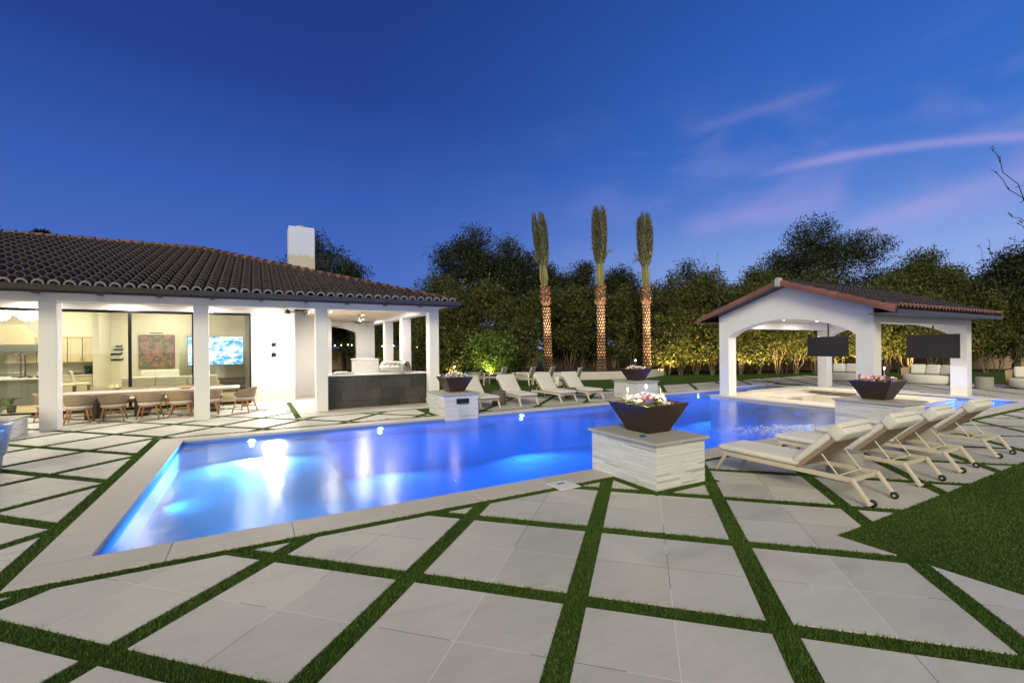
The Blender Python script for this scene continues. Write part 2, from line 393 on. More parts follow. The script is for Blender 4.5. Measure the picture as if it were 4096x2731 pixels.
# ------------------------------------------------------------------ mesh helpers
class MB:
    def __init__(s): s.v = []; s.f = []; s.m = []; s.t = []
    def add(s, vs, fs, mi=0, tint=1.0):
        o = len(s.v); s.v += [tuple(p) for p in vs]
        for f in fs: s.f.append(tuple(i + o for i in f)); s.m.append(mi); s.t.append(tint)
        return s
    def box(s, x0, x1, y0, y1, z0, z1, mi=0, tint=1.0, mtx=None):
        vs = [Vector((x, y, z)) for z in (z0, z1) for y in (y0, y1) for x in (x0, x1)]
        if mtx is not None: vs = [mtx @ p for p in vs]
        return s.add(vs, [(0, 2, 3, 1), (4, 5, 7, 6), (0, 1, 5, 4), (2, 6, 7, 3), (0, 4, 6, 2), (1, 3, 7, 5)], mi, tint)
    def bar(s, a, b, wx, wy, mi=0, up=(0, 0, 1), tint=1.0):
        a, b = Vector(a), Vector(b); d = (b - a); L = d.length; d.normalize()
        u = Vector(up)
        if abs(d.dot(u)) > .95: u = Vector((0, 1, 0))
        x = d.cross(u).normalized(); y = x.cross(d)
        m = Matrix((x, y, d)).transposed().to_4x4(); m.translation = a
        return s.box(-wx / 2, wx / 2, -wy / 2, wy / 2, 0, L, mi, tint, m)
    def tube(s, pts, rad, n=8, mi=0, caps=True, tint=1.0):
        pts = [Vector(p) for p in pts]
        rad = rad if isinstance(rad, (list, tuple)) else [rad] * len(pts)
        vs = []; fs = []; ref = None
        for i, p in enumerate(pts):
            d = (pts[min(i + 1, len(pts) - 1)] - pts[max(i - 1, 0)]).normalized()
            if ref is None: ref = d.orthogonal().normalized()
            x = (ref - d * ref.dot(d)).normalized(); ref = x; y = d.cross(x)
            for k in range(n):
                a = 2 * math.pi * k / n; vs.append(p + (x * math.cos(a) + y * math.sin(a)) * rad[i])
        for i in range(len(pts) - 1):
            for k in range(n):
                k2 = (k + 1) % n; fs.append((i * n + k, i * n + k2, (i + 1) * n + k2, (i + 1) * n + k))
        if caps: fs.append(tuple(range(n - 1, -1, -1))); fs.append(tuple(range((len(pts) - 1) * n, len(pts) * n)))
        return s.add(vs, fs, mi, tint)
    def lathe(s, prof, n=24, mi=0, c=(0, 0, 0), caps=True):
        vs = []; fs = []
        for r, z in prof:
            for k in range(n):
                a = 2 * math.pi * k / n; vs.append((c[0] + r * math.cos(a), c[1] + r * math.sin(a), c[2] + z))
        for i in range(len(prof) - 1):
            for k in range(n):
                k2 = (k + 1) % n; fs.append((i * n + k, i * n + k2, (i + 1) * n + k2, (i + 1) * n + k))
        if caps: fs.append(tuple(range(n - 1, -1, -1))); fs.append(tuple(range((len(prof) - 1) * n, len(prof) * n)))
        return s.add(vs, fs, mi)
    def prism(s, poly, z0, z1, mi=0, axis='z'):
        n = len(poly)
        def P(a, b, h): return (a, b, h) if axis == 'z' else ((h, a, b) if axis == 'x' else (a, h, b))
        vs = [P(a, b, z0) for a, b in poly] + [P(a, b, z1) for a, b in poly]
        fs = [tuple(range(n - 1, -1, -1)), tuple(range(n, 2 * n))] + [(i, (i + 1) % n, n + (i + 1) % n, n + i) for i in range(n)]
        return s.add(vs, fs, mi)
    def grid(s, rows, mi=0, closed=False, tint=1.0):
        n = len(rows[0]); vs = [p for r in rows for p in r]; fs = []
        for i in range(len(rows) - 1):
            for k in range(n if closed else n - 1):
                k2 = (k + 1) % n; fs.append((i * n + k, i * n + k2, (i + 1) * n + k2, (i + 1) * n + k))
        return s.add(vs, fs, mi, tint)
    def mesh(s, name, mats):
        me = bpy.data.meshes.new(name); me.from_pydata([tuple(p) for p in s.v], [], s.f)
        for m in mats: me.materials.append(m)
        if len(mats) > 1: me.polygons.foreach_set('material_index', s.m)
        a = me.attributes.new('tint', 'FLOAT', 'FACE'); a.data.foreach_set('value', np.array(s.t, dtype=np.float32))
        bm = bmesh.new(); bm.from_mesh(me); bmesh.ops.recalc_face_normals(bm, faces=bm.faces); bm.to_mesh(me); bm.free()
        return me
    def build(s, name, mats, parent=None, loc=(0, 0, 0), rz=0, bevel=0, seg=2, smooth=False, sub=0, solid=0, angle=35):
        if not isinstance(mats, (list, tuple)): mats = [mats]
        me = s.mesh(name, mats)
        o = bpy.data.objects.new(name, me); col.objects.link(o)
        o.location = loc; o.rotation_euler = (0, 0, rz)
        if parent is not None: o.parent = parent
        if solid:
            md = o.modifiers.new('solid', 'SOLIDIFY'); md.thickness = solid; md.offset = 0
        if bevel:
            md = o.modifiers.new('bevel', 'BEVEL'); md.width = bevel; md.segments = seg; md.limit_method = 'ANGLE'; md.angle_limit = R(40)
        if sub:
            md = o.modifiers.new('sub', 'SUBSURF'); md.levels = sub; md.render_levels = sub
        if smooth: me.polygons.foreach_set('use_smooth', [True] * len(me.polygons))
        return o
def quads_mesh(name, V, tint, mats, parent=None, loc=(0, 0, 0), tri=False):
    """many loose leaf faces: V (n,k,3)"""
    n, k = V.shape[:2]
    me = bpy.data.meshes.new(name)
    me.vertices.add(n * k); me.vertices.foreach_set('co', V.reshape(-1).astype(np.float32))
    me.loops.add(n * k); me.loops.foreach_set('vertex_index', np.arange(n * k, dtype=np.int32))
    me.polygons.add(n); me.polygons.foreach_set('loop_start', np.arange(0, n * k, k, dtype=np.int32)); me.polygons.foreach_set('loop_total', np.full(n, k, dtype=np.int32))
    me.update(); me.validate()
    for m in mats: me.materials.append(m)
    a = me.attributes.new('tint', 'FLOAT', 'FACE'); a.data.foreach_set('value', tint.astype(np.float32))
    o = bpy.data.objects.new(name, me); col.objects.link(o); o.location = loc
    if parent is not None: o.parent = parent
    return o
def tag(o, label=None, cat=None, group=None, kind=None):
    if label: o['label'] = label
    if cat: o['category'] = cat
    if group: o['group'] = group
    if kind: o['kind'] = kind
    return o
def thing(name, label, cat, loc=(0, 0, 0), rz=0, group=None):
    o = bpy.data.objects.new(name, None); col.objects.link(o); o.location = loc; o.rotation_euler = (0, 0, rz)
    o.empty_display_size = .2
    return tag(o, label, cat, group)
def children(o): return [c for c in bpy.data.objects if c.parent == o]
def copy_tree(o, loc, rz, label):
    c = o.copy(); col.objects.link(c); c.location = loc; c.rotation_euler = (0, 0, rz); c['label'] = label
    def rec(a, b):
        for ch in kids[a.name]:
            d = ch.copy(); col.objects.link(d); d.parent = b; rec(ch, d)
    kids = {}
    for x in bpy.data.objects: kids.setdefault(x.name, [])
    for x in bpy.data.objects:
        if x.parent: kids[x.parent.name].append(x)
    rec(o, c)
    return c
def struct(o): o['kind'] = 'structure'; return o

# ------------------------------------------------------------------ ground, pool, paving
PX0, PX1, PXR = -1.43, 13.6, 23.0           # main basin X range, then the wide end
PY0, PY1 = 5.9, 12.5
QY0, QY1 = 5.15, 13.6                        # wide end
IX0, IX1, IY0, IY1 = 15.95, 21.95, 6.62, 12.32     # bar island
SPX0, SPX1, SPY0, SPY1 = 18.9, 22.6, 12.62, 14.05   # spa beside it
def in_pool(x, y):
    if PX0 < x < PX1 and PY0 < y < PY1: return True
    if PX1 <= x < PXR and QY0 < y < QY1: return True
    if SPX0 < x < SPX1 and SPY0 < y < SPY1: return True
    return False
PIT = (16.95, 21.45, 7.25, 11.55)            # sunken bar inside the island
xs = sorted({-400, PX0, PX1, SPX0, SPX1, PXR, 400, PIT[0], PIT[1], -60, 60})
ys = sorted({-400, PY0, PY1, QY0, QY1, SPY0, SPY1, 400, PIT[2], PIT[3], -60, 60})
g = MB()
for a, b in zip(xs, xs[1:]):
    for c, d in zip(ys, ys[1:]):
        mx, my = (a + b) / 2, (c + d) / 2
        if in_pool(mx, my): continue
        g.add([(a, c, -.012), (b, c, -.012), (b, d, -.012), (a, d, -.012)], [(0, 1, 2, 3)])
struct(g.build('lawn', M['lawn']))

WZ = -.10                                     # water level
FL, SH, DP = -.55, -.55, -1.35
b = MB()
def hq(x0, x1, y0, y1, z, mi=0): b.add([(x0, y0, z), (x1, y0, z), (x1, y1, z), (x0, y1, z)], [(0, 1, 2, 3)], mi)
def vx(x, y0, y1, z0, z1, mi=0): b.add([(x, y0, z0), (x, y1, z0), (x, y1, z1), (x, y0, z1)], [(0, 1, 2, 3)], mi)
def vy(y, x0, x1, z0, z1, mi=0): b.add([(x0, y, z0), (x1, y, z0), (x1, y, z1), (x0, y, z1)], [(0, 1, 2, 3)], mi)
SX = 1.45
hq(PX0, SX, PY0, PY1, SH); vx(SX, PY0, PY1, DP, SH); hq(SX, PX1, PY0, PY1, DP)
hq(PX1, PXR, QY0, QY1, DP)
ZT = -.16
for (y, x0, x1) in ((PY0, PX0, PX1), (PY1, PX0, PX1), (QY0, PX1, PXR), (QY1, PX1, SPX0), (SPY0, SPX0, SPX0)):
    vy(y, x0, x1, DP, ZT - .0, 0); vy(y, x0, x1, ZT, -.03, 1)
vx(PX0, PY0, PY1, DP, ZT); vx(PX0, PY0, PY1, ZT, -.03, 1)
for (y0, y1) in ((QY0, PY0), (PY1, QY1)): vx(PX1, y0, y1, DP, ZT); vx(PX1, y0, y1, ZT, -.03, 1)
vx(PXR, QY0, QY1, DP, ZT); vx(PXR, QY0, QY1, ZT, -.03, 1)
for x in (SPX0, SPX1): vx(x, SPY0, SPY1, -.8, -.03, 1)
for y in (SPY0, SPY1): vy(y, SPX0, SPX1, -.8, -.03, 1)
vy(QY1, SPX0, PXR, DP, -.03, 1)
struct(b.build('pool_basin', [M['pool'], M['pool_tile']]))
wv = MB()
for (x0, x1, y0, y1) in ((PX0, PX1, PY0, PY1), (PX1, IX0, QY0, QY1), (IX0, PXR, QY0, IY0), (IX1, PXR, IY0, SPY0), (IX0, SPX0, IY1, QY1), (SPX0, SPX1, SPY0, SPY1)):
    wv.add([(x0, y0, WZ), (x1, y0, WZ), (x1, y1, WZ), (x0, y1, WZ)], [(0, 1, 2, 3)])
struct(wv.build('pool_water', M['water']))

# coping: long limestone pieces round the rim with open joints
cp = MB()
def coping(x0, x1, y0, y1, along, step=1.22):
    a0, a1 = (x0, x1) if along == 'x' else (y0, y1)
    n = max(1, round((a1 - a0) / step)); e = .0025
    for i in range(n):
        p, q = a0 + (a1 - a0) * i / n + e, a0 + (a1 - a0) * (i + 1) / n - e
        t = 1 + random.uniform(-.06, .06)
        if along == 'x': cp.box(p, q, y0, y1, -.05, .004, 0, t)
        else: cp.box(x0, x1, p, q, -.05, .004, 0, t)
CW = .45
coping(PX0 - CW, PX0 + .02, PY0, PY1, 'y', 2.2)
coping(PX0 - CW, 4.83, PY0 - CW - .02, PY0 + .02, 'x')
coping(5.83, 12.5, PY0 - CW - .02, PY0 + .02, 'x')
coping(PX0 - CW, 4.72, PY1 - .02, PY1 + .38, 'x')
coping(5.8, 12.5, PY1 - .02, PY1 + .40, 'x')
coping(13.66, PXR + CW, QY0 - CW, QY0 + .02, 'x')
coping(13.4, SPX0, QY1 - .02, QY1 + CW, 'x')
coping(SPX0 - .3, SPX1 + .35, SPY1 - .02, SPY1 + .35, 'x')
coping(SPX1 - .02, SPX1 + .35, SPY0, SPY1 - .02, 'y')
coping(PXR - .02, PXR + .75, QY0 + .02, SPY0, 'y')
M['coping'] = mat('limestone_coping_rim', (.52, .485, .435), .55, bump=(30, .08), var=(2.5, .12, (.5, 3, 1)), attr='tint')
struct(cp.build('pool_coping', M['coping'], bevel=.006, seg=1))

# bar island deck with its sunken pit
isl = MB()
def ring(x0, x1, y0, y1, p, z0, z1):
    isl.box(x0, p[0], y0, y1, z0, z1); isl.box(p[1], x1, y0, y1, z0, z1)
    isl.box(p[0], p[1], y0, p[2], z0, z1); isl.box(p[0], p[1], p[3], y1, z0, z1)
ring(IX0, IX1, IY0, IY1, PIT, -.045, .012)
ring(IX0 + .04, IX1 - .04, IY0 + .04, IY1 - .04, PIT, DP, -.046)
isl.box(PIT[0] - .02, PIT[1] + .02, PIT[2] - .02, PIT[3] + .02, -.98, -.95)
isl.box(SPX0 - .01, SPX1 + .3, IY1 + .001, SPY0, -.3, .012)
isl.box(IX1 + .001, IX1 + .3, IY1 - 1.2, IY1, -.3, .03)
# raised back kerb and inner service counter
isl.box(21.05, 21.45, 8.6, 11.3, .013, .13)
isl.box(18.6, 21.449, 10.85, 11.549, -.949, -.12)
isl.box(20.85, 21.449, 8.2, 10.849, -.949, -.16)
struct(isl.build('bar_island', M['travertine'], bevel=.008, seg=1))
cabd = MB(); cabd.box(18.9, 19.9, 10.838, 10.849, -.55, -.2); 
tag(cabd.build('cabinet_door', [M['steel']]), 'small steel door set into the sunken bar counter', 'cabinet door')
# underwater bar stools
for k, yy in enumerate((11.1, 10.2, 9.3, 8.45)):
    st = MB(); st.lathe([(.20, DP), (.20, -.60), (.24, -.58), (.26, -.52), (.24, -.47)], 20, 0, (15.45, yy, 0))
    words = ['farthest underwater bar stool beside the left front pavilion pillar', 'second underwater bar stool from the left front pavilion pillar', 'third underwater bar stool from the left front pavilion pillar', 'underwater bar stool nearest the stone pedestal by the right loungers'][k]
    tag(st.build('bar_stool', M['pool'], smooth=False, bevel=.01), words, 'bar stool', 'underwater bar stools along the swim-up bar')

# diagonal pads
def clip(poly, x0, x1, y0, y1):
    def cut(P, ax, v, sgn):
        out = []
        for i in range(len(P)):
            a, c = P[i], P[(i + 1) % len(P)]
            da, dc = sgn * (a[ax] - v), sgn * (c[ax] - v)
            if da >= 0: out.append(a)
            if (da < 0) != (dc < 0):
                t = da / (da - dc); out.append((a[0] + t * (c[0] - a[0]), a[1] + t * (c[1] - a[1])))
        return out
    for ax, v, sgn in ((0, x0, 1), (0, x1, -1), (1, y0, 1), (1, y1, -1)):
        if len(poly) < 3: return []
        poly = cut(poly, ax, v, sgn)
    return poly
RECTS = [(-16, -2.04, -7, 13.04), (-16, 1.0, 13.04, 19.42), (1.0, 4.55, 13.04, 14.62), (5.62, 14.2, 13.08, 15.7),
         (14.2, 24.4, 14.2, 16.6), (-2.04, 4.66, -7, 5.29), (4.66, 5.3, -7, 4.42), (5.3, 5.99, 2.56, 4.42),
         (5.99, 12.36, 2.56, 5.29), (12.36, 31, 2.56, 4.52), (23.9, 31, 4.52, 16.6)]
i_ = Vector((.70710678, -.70710678)); j_ = Vector((.70710678, .70710678))
pv = MB(); H = (GS - GW) / 2
for i in range(-26, 26):
    for j in range(-10, 26):
        c = Vector((GO.x, GO.y)) + i_ * (GS * (i + .5)) + j_ * (GS * (j + .5))
        if not (-18 < c.x < 33 and -9 < c.y < 22): continue
        sq = [tuple(c + i_ * (a * H) + j_ * (b2 * H)) for a, b2 in ((-1, -1), (1, -1), (1, 1), (-1, 1))]
        for (x0, x1, y0, y1) in RECTS:
            p = clip(sq, x0, x1, y0, y1)
            if len(p) < 3: continue
            ar = abs(sum(p[k][0] * p[(k + 1) % len(p)][1] - p[(k + 1) % len(p)][0] * p[k][1] for k in range(len(p)))) / 2
            if ar < .006: continue
            n = len(p)
            pv.add([(x, y, 0) for x, y in p] + [(x, y, -.013) for x, y in p],
                   [tuple(range(n))] + [(k, (k + 1) % n, n + (k + 1) % n, n + k) for k in range(n)])
pv.box(1.17, 5.95, 14.78, 25.2, -.03, 0); pv.box(-.2, 1.17, 19.42, 19.9, -.03, -.004)
struct(pv.build('paving', M['pads']))

# artificial turf blades, thick near the viewer
def grass_pts(n, x0, x1, y0, y1, lawn=False):
    P = rng.uniform((x0, y0), (x1, y1), (n, 2))
    x, y = P[:, 0], P[:, 1]
    d = P - np.array([GO.x, GO.y])
    u = (d[:, 0] - d[:, 1]) * .70710678 / GS; v = (d[:, 0] + d[:, 1]) * .70710678 / GS
    fu = np.abs(u - np.round(u)) * GS; fv = np.abs(v - np.round(v)) * GS
    strip = (fu < GW / 2 + .002) | (fv < GW / 2 + .002)
    inrect = np.zeros(n, bool)
    for (a, b2, c, e) in RECTS: inrect |= (x > a) & (x < b2) & (y > c) & (y < e)
    hard = (x > PX0 - CW) & (x < 4.83) & (y > PY0 - CW - .02) & (y < PY1 + .38)
    hard |= (x >= 4.80) & (x < 5.85) & (y > 4.55) & (y < 13.85)
    hard |= (x >= 5.83) & (x < 12.52) & (y > PY0 - CW - .02) & (y < PY1 + .40)
    hard |= (x >= 12.5) & (y > QY0 - CW) & (y < 14.1)
    hard |= (x > 1.15) & (x < 5.95) & (y > 14.76)
    ok = (~hard) & (strip | ~inrect)
    return P[ok]
gp = [grass_pts(700000, -7, 5.4, .6, 6.2), grass_pts(300000, 5.3, 14, -1.0, 5.3), grass_pts(260000, -7, -1.8, 6.2, 13.3), grass_pts(120000, 14, 24, -1, 5.2), grass_pts(120000, -7, 5, 12.8, 15.6), grass_pts(90000, 5.6, 14, 12.8, 18)]
gp = np.concatenate(gp)
dist = np.hypot(gp[:, 0], gp[:, 1])
fx = gp @ np.array([CF.x, CF.y]); rx = gp @ np.array([CR.x, CR.y])
keep = (fx > .8) & (np.abs(rx) < fx * 1.22 + .4) & (rng.random(len(gp)) < np.clip(7.0 / dist, .25, 1))
gp = gp[keep]; dist = dist[keep]; n = len(gp)
hgt = rng.uniform(.016, .029, n); wid = rng.uniform(.0026, .005, n) * np.clip(dist / 4.5, 1, 2.6)
ang = rng.uniform(0, 2 * np.pi, n); lean = rng.normal(0, .012, (n, 2))
dx = np.stack([np.cos(ang), np.sin(ang)], 1) * wid[:, None]
lw = (gp[:, 0] > 5.3) & (gp[:, 1] < 2.54); hgt[lw] *= .75
patch = .5 + .25 * np.sin(gp[:, 0] * 2.1 + np.sin(gp[:, 1] * 1.7) * 2) + .25 * np.sin(gp[:, 1] * 3.3 + gp[:, 0])
V = np.zeros((n, 3, 3))
V[:, 0, :2] = gp - dx; V[:, 1, :2] = gp + dx; V[:, 2, :2] = gp + lean
V[:, 0, 2] = V[:, 1, 2] = -.014; V[:, 2, 2] = -.014 + hgt
tag(quads_mesh('artificial_grass', V, np.clip(rng.normal(.28, .25, n) + .42 * patch, 0, 1), [M['grass']]), 'short green turf blades in the strips between slabs and on the lawn edge', 'grass', kind='stuff')

# skimmer lids on the coping
for (x, y, s, lab) in ((3.86, 5.42, .36, 'pale square skimmer lid set in the near pool coping'), ):
    k = thing('skimmer_lid', lab, 'lid', (x, y, .006))
    q = MB(); q.box(-s / 2, s / 2, -s / 2, s / 2, 0, .012); q.build('cover', M['marble'], k, bevel=.01)
    q = MB(); q.box(-.07, .05, .05, .075, .0121, .018); q.build('slot', M['black'], k)
q = MB(); q.lathe([(.09, .004), (.09, .014), (.07, .016)], 20, 0, (3.25, 12.98, 0)); tag(q.build('drain_cover', M['dark_concrete']), 'small round dark cover in the far pool coping', 'lid')

# underwater lamps
PB = (.035, .19, 1.0); PBS = (.10, .44, 1.0)
for (x, y, z, d, pw, lab) in ((-.09, PY1 - .012, -.24, (0, -1, 0), 760, 'round pool lamp glowing in the far wall of the shallow shelf'), (2.9, PY1 - .012, -.24, (0, -1, 0), 210, 'round pool lamp in the far wall left of the waterfall pedestal'),
                        (7.29, PY1 - .012, -.24, (0, -1, 0), 300, 'round pool lamp in the far wall in front of the left loungers'), (16.9, QY1 - .012, -.24, (0, -1, 0), 160, 'round pool lamp left of the left front pavilion pillar'),
                        (21.0, SPY1 - .012, -.26, (0, -1, 0), 190, 'round lamp shining in the small spa behind the bar'), (22.4, QY0 + .012, -.3, (0, 1, 0), 140, 'round pool lamp at the far right end of the pool')):
    q = MB()
    q.lathe([(.055, 0), (.055, .012), (.045, .02)], 20)
    o = q.build('pool_lamp', [M['pool_light']]); tag(o, lab, 'pool light', 'underwater lamps in the pool wall')
    o.location = (x, y, z); o.rotation_euler = (R(90), 0, 0) if d[1] < 0 else (R(-90), 0, 0)
    lamp('SPOT', (x, y + d[1] * .06, z - .10), pw * 3.2, PBS if x < 1.4 else PB, (x, y + d[1] * 3, z - (.35 if x < 1.4 else 1.1)), .06, 150, .6)
for (x, y, pw) in ((.4, PY0 + .02, 90), (4.0, PY0 + .02, 150), (9.0, PY0 + .02, 230), (12.0, PY0 + .02, 170)):
    lamp('SPOT', (x, y + .04, -.34), pw * 3.2, PBS if x < 1.4 else PB, (x, y + 3, -.40 if x < 1.4 else -1.5), .06, 150, .6)
lamp('SPOT', (PX0 + .05, 9.2, -.28), 110, PBS, (PX0 + 3, 9.2, -.34), .06, 150, .6)
lamp('SPOT', (14.2, QY1 - .1, -.36), 420, PB, (14.6, 10, -1.5), .06, 150, .6)
lamp('SPOT', (PXR - .06, 6.0, -.34), 300, PB, (20, 6.0, -1.4), .06, 150, .6)

# white flecks painted in for pavilion light reflected on the rippled water
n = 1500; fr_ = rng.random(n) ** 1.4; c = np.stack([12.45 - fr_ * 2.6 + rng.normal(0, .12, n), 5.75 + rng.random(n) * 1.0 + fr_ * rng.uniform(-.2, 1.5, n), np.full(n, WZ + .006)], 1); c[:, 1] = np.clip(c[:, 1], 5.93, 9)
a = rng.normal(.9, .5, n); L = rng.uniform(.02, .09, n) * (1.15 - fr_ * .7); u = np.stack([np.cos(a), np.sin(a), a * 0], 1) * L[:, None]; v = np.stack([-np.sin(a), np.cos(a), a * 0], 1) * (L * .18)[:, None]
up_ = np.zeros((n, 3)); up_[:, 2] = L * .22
M['glint'] = mat('painted_glints', (.72, .76, .82), .35)
tag(quads_mesh('painted_glints', np.stack([c - u, c - v + up_, c + u, c + v], 1), rng.random(n), [M['glint']]), 'white flecks painted as reflected pavilion light beside the pedestal behind the right loungers', 'glint', kind='stuff')

# ------------------------------------------------------------------ pedestals with fire bowls
def ledge_block(x0, x1, y0, y1, zb, zt):
    m = MB(); rows = int(round((zt - zb) / .0185)); h = (zt - zb) / rows
    for r in range(rows):
        z0, z1 = zb + r * h, zb + (r + 1) * h - .0040
        for side in range(4):
            L = (x1 - x0) if side in (0, 2) else (y1 - y0)
            p = 0.0
            while p < L - .01:
                q2 = min(L, p + random.uniform(.18, .62)); q2 = L if L - q2 < .08 else q2
                pr = random.uniform(0, .013); t = random.uniform(.86, 1.06)
                if random.random() < .04: t *= .62
                e = .0015
                if side == 0: m.box(x0 + p + e, x0 + q2 - e, y0 - pr, y0 + .03, z0, z1, 0, t)
                if side == 2: m.box(x0 + p + e, x0 + q2 - e, y1 - .03, y1 + pr, z0, z1, 0, t)
                if side == 1: m.box(x1 - .03, x1 + pr, y0 + p + e, y0 + q2 - e, z0, z1, 0, t)
                if side == 3: m.box(x0 - pr, x0 + .03, y0 + p + e, y0 + q2 - e, z0, z1, 0, t)
                p = q2
    m.box(x0 + .012, x1 - .012, y0 + .012, y1 - .012, zb, zt - .001, 0, .55)
    return m
def pedestal(x0, x1, y0, y1, label, zb=-.03, zt=.62, spout=False, fall=False):
    t = thing('stone_pedestal', label, 'pedestal', (0, 0, 0), 0, 'stacked stone pedestals at the pool edge')
    ledge_block(x0, x1, y0, y1, zb, zt).build('stacked_stone', M['ledge'], t)
    c = MB(); c.box(x0 - .055, x1 + .055, y0 - .055, y1 + .055, zt, zt + .042); c.build('cap', M['cap'], t, bevel=.004, seg=1)
    if spout:
        s = MB(); cx = (x0 + x1) / 2 + .02; y = y0 - .011
        s.box(cx - .19, cx + .19, y - .035, y, .50, .515); s.box(cx - .19, cx + .19, y - .035, y, .375, .39)
        s.box(cx - .19, cx - .175, y - .035, y, .391, .499); s.box(cx + .175, cx + .19, y - .035, y, .391, .499)
        s.box(cx - .174, cx + .174, y - .004, y + .002, .391, .499)
        s.build('water_spout', M['black'], t)
        f = MB()
        for k in range(9):
            xx = cx - .15 + .3 * k / 8 + random.uniform(-.01, .01); r = random.uniform(.003, .009)
            f.tube([(xx, y - .03, .392), (xx, y - .07, .34), (xx + random.uniform(-.02, .02), y - .10, .18), (xx + random.uniform(-.03, .03), y - .115, WZ)], [r * .6, r, r * .8, r * .5], 6)
        tag(f.build('falling_water', glass_mat('thin_water', (.96, .98, 1), 1.33, .05, 2.2), smooth=True), 'thin sheet of water falling from the spout of the left pedestal', 'water')
    return t
def bowl(cx, cy, label, spec, zb=.664):
    t = thing('planter_bowl', label, 'planter', (cx, cy, zb), 0, 'bronze planter bowls on pedestals')
    rb, rt, h = .23, .44, .45
    m = MB()
    def sq(r, z): return [(-r, -r, z), (r, -r, z), (r, r, z), (-r, r, z)]
    th = .022
    m.grid([sq(rb, 0), sq(rb + .003, .012), sq(rt, h), sq(rt - th, h), sq(rt - th * 2.2 - .02, h - .07)], closed=True); m.add(sq(rb, 0), [(0, 1, 2, 3)])
    m.build('bowl', M['bronze'], t, bevel=.004, seg=1)
    s = MB(); s.add(sq(rt - .06, h - .06), [(0, 1, 2, 3)]); s.build('soil', M['soil'], t)
    # planting: leaf mounds with open flowers
    L = MB(); blooms = {}
    for _ in range(64):
        a, r = random.uniform(0, 6.28), (rt - .11) * math.sqrt(random.random())
        px, py = max(-rt + .1, min(rt - .1, r * math.cos(a) * 1.15)), max(-rt + .1, min(rt - .1, r * math.sin(a) * 1.15))
        ht = random.uniform(.03, .16) * (1 - .5 * r / rt)
        for _k in range(9):
            d = Vector((random.gauss(0, 1), random.gauss(0, 1), random.uniform(.1, 1))).normalized(); ln = random.uniform(.025, .05)
            sd = d.orthogonal().normalized() * ln * .38; o = Vector((px, py, h - .06 + random.uniform(0, ht)))
            L.add([o, o + d * ln * .5 + sd, o + d * ln, o + d * ln * .5 - sd], [(0, 1, 2, 3)], 0, random.random())
        for _k in range(random.choice((1, 1, 2, 3))):
            kind = spec(px / rt, py / rt); fm = blooms.setdefault(kind, MB())
            o = Vector((px + random.uniform(-.03, .03), py + random.uniform(-.03, .03), h - .045 + ht + random.uniform(0, .035)))
            nd = Vector((random.gauss(-.2, .5), random.gauss(-.35, .5), 1)).normalized(); u = nd.orthogonal().normalized(); v = nd.cross(u); rr = random.uniform(.024, .042)
            pts = [o]
            for q in range(10):
                an = q * .6283; k2 = 1.0 if q % 2 == 0 else .72
                pts.append(o + (u * math.cos(an) + v * math.sin(an)) * rr * k2 + nd * rr * .35)
            fm.add(pts, [(0, q + 1, (q + 1) % 10 + 1) for q in range(10)])
    L.build('foliage', M['leaf_flower'], t)['kind'] = 'stuff'
    for kind, fm in blooms.items(): fm.build({'flower_w': 'white_flowers', 'flower_p': 'magenta_flowers', 'flower_v': 'violet_flowers', 'pink': 'pink_flowers'}[kind], M[kind], t)['kind'] = 'stuff'
    return t
def stake(x, y, z0, z1, label, mt='flame', power=8.0, color=(1, .8, .5)):
    t = thing('stake_light', label, 'garden light', (x, y, z0))
    m = MB(); m.tube([(0, 0, 0), (0, 0, z1 - z0 - .03)], .006, 8); m.build('stake', M['rod'], t)
    m = MB(); m.lathe([(.006, -.03), (.010, -.02), (.011, 0), (.008, .010), (.002, .015)], 12, 0, (0, 0, z1 - z0)); m.build('bulb', M[mt], t, smooth=True)
    lamp('POINT', (0, 0, z1 - z0 + .02), power, color, size=.004, parent=t)
    return t
pedestal(4.83, 5.82, 4.58, 5.96, 'large pale stacked stone pedestal nearest the camera, in front of the right loungers')
pedestal(4.74, 5.78, 12.45, 13.80, 'pale stacked stone pedestal with a black water spout, beside the outdoor kitchen', zb=-.3, spout=True)
pedestal(12.52, 13.5, 12.72, 14.05, 'pale stacked stone pedestal at the far pool corner in front of the palms', zb=-.3)
pedestal(12.55, 13.6, 4.66, 6.05, 'pale stacked stone pedestal behind the right loungers in front of the pavilion', zb=-.3)
def sp1(u, v):
    s = u - v
    if abs(u - v) < .42 and random.random() < .7: return random.choice(('flower_p', 'flower_p', 'pink', 'flower_v'))
    return 'flower_w' if random.random() < .85 else 'pink'
bowl(5.43, 5.32, 'bronze tapered bowl with white and magenta flowers on the nearest pedestal', sp1)
bowl(5.34, 13.2, 'bronze tapered bowl with white and violet flowers on the waterfall pedestal', lambda u, v: random.choice(('flower_w', 'flower_w', 'flower_v')))
bowl(13.05, 13.4, 'bronze tapered bowl with pale flowers on the far corner pedestal before the palms', lambda u, v: random.choice(('flower_w', 'flower_w', 'pink')))
bowl(13.2, 5.42, 'bronze tapered bowl with mixed pink and yellow-white flowers before the pavilion', lambda u, v: random.choice(('flower_w', 'pink', 'flower_p', 'flower_v')))
stake(5.43, 5.35, 1.08, 1.36, 'tall glowing stake light in the middle of the nearest bowl', power=20, color=(1, .7, .36))
stake(5.23, 5.55, 1.08, 1.31, 'cool white stake light left of centre in the nearest bowl', 'bluebulb', 7, (.8, .9, 1))
stake(5.72, 5.32, 1.08, 1.30, 'unlit grey-lensed stake light at the right of the nearest bowl', 'hub', 0.0)
stake(5.34, 13.2, 1.08, 1.42, 'glowing stake light in the bowl on the waterfall pedestal')
stake(13.05, 13.4, 1.08, 1.45, 'glowing stake light in the bowl before the palms')
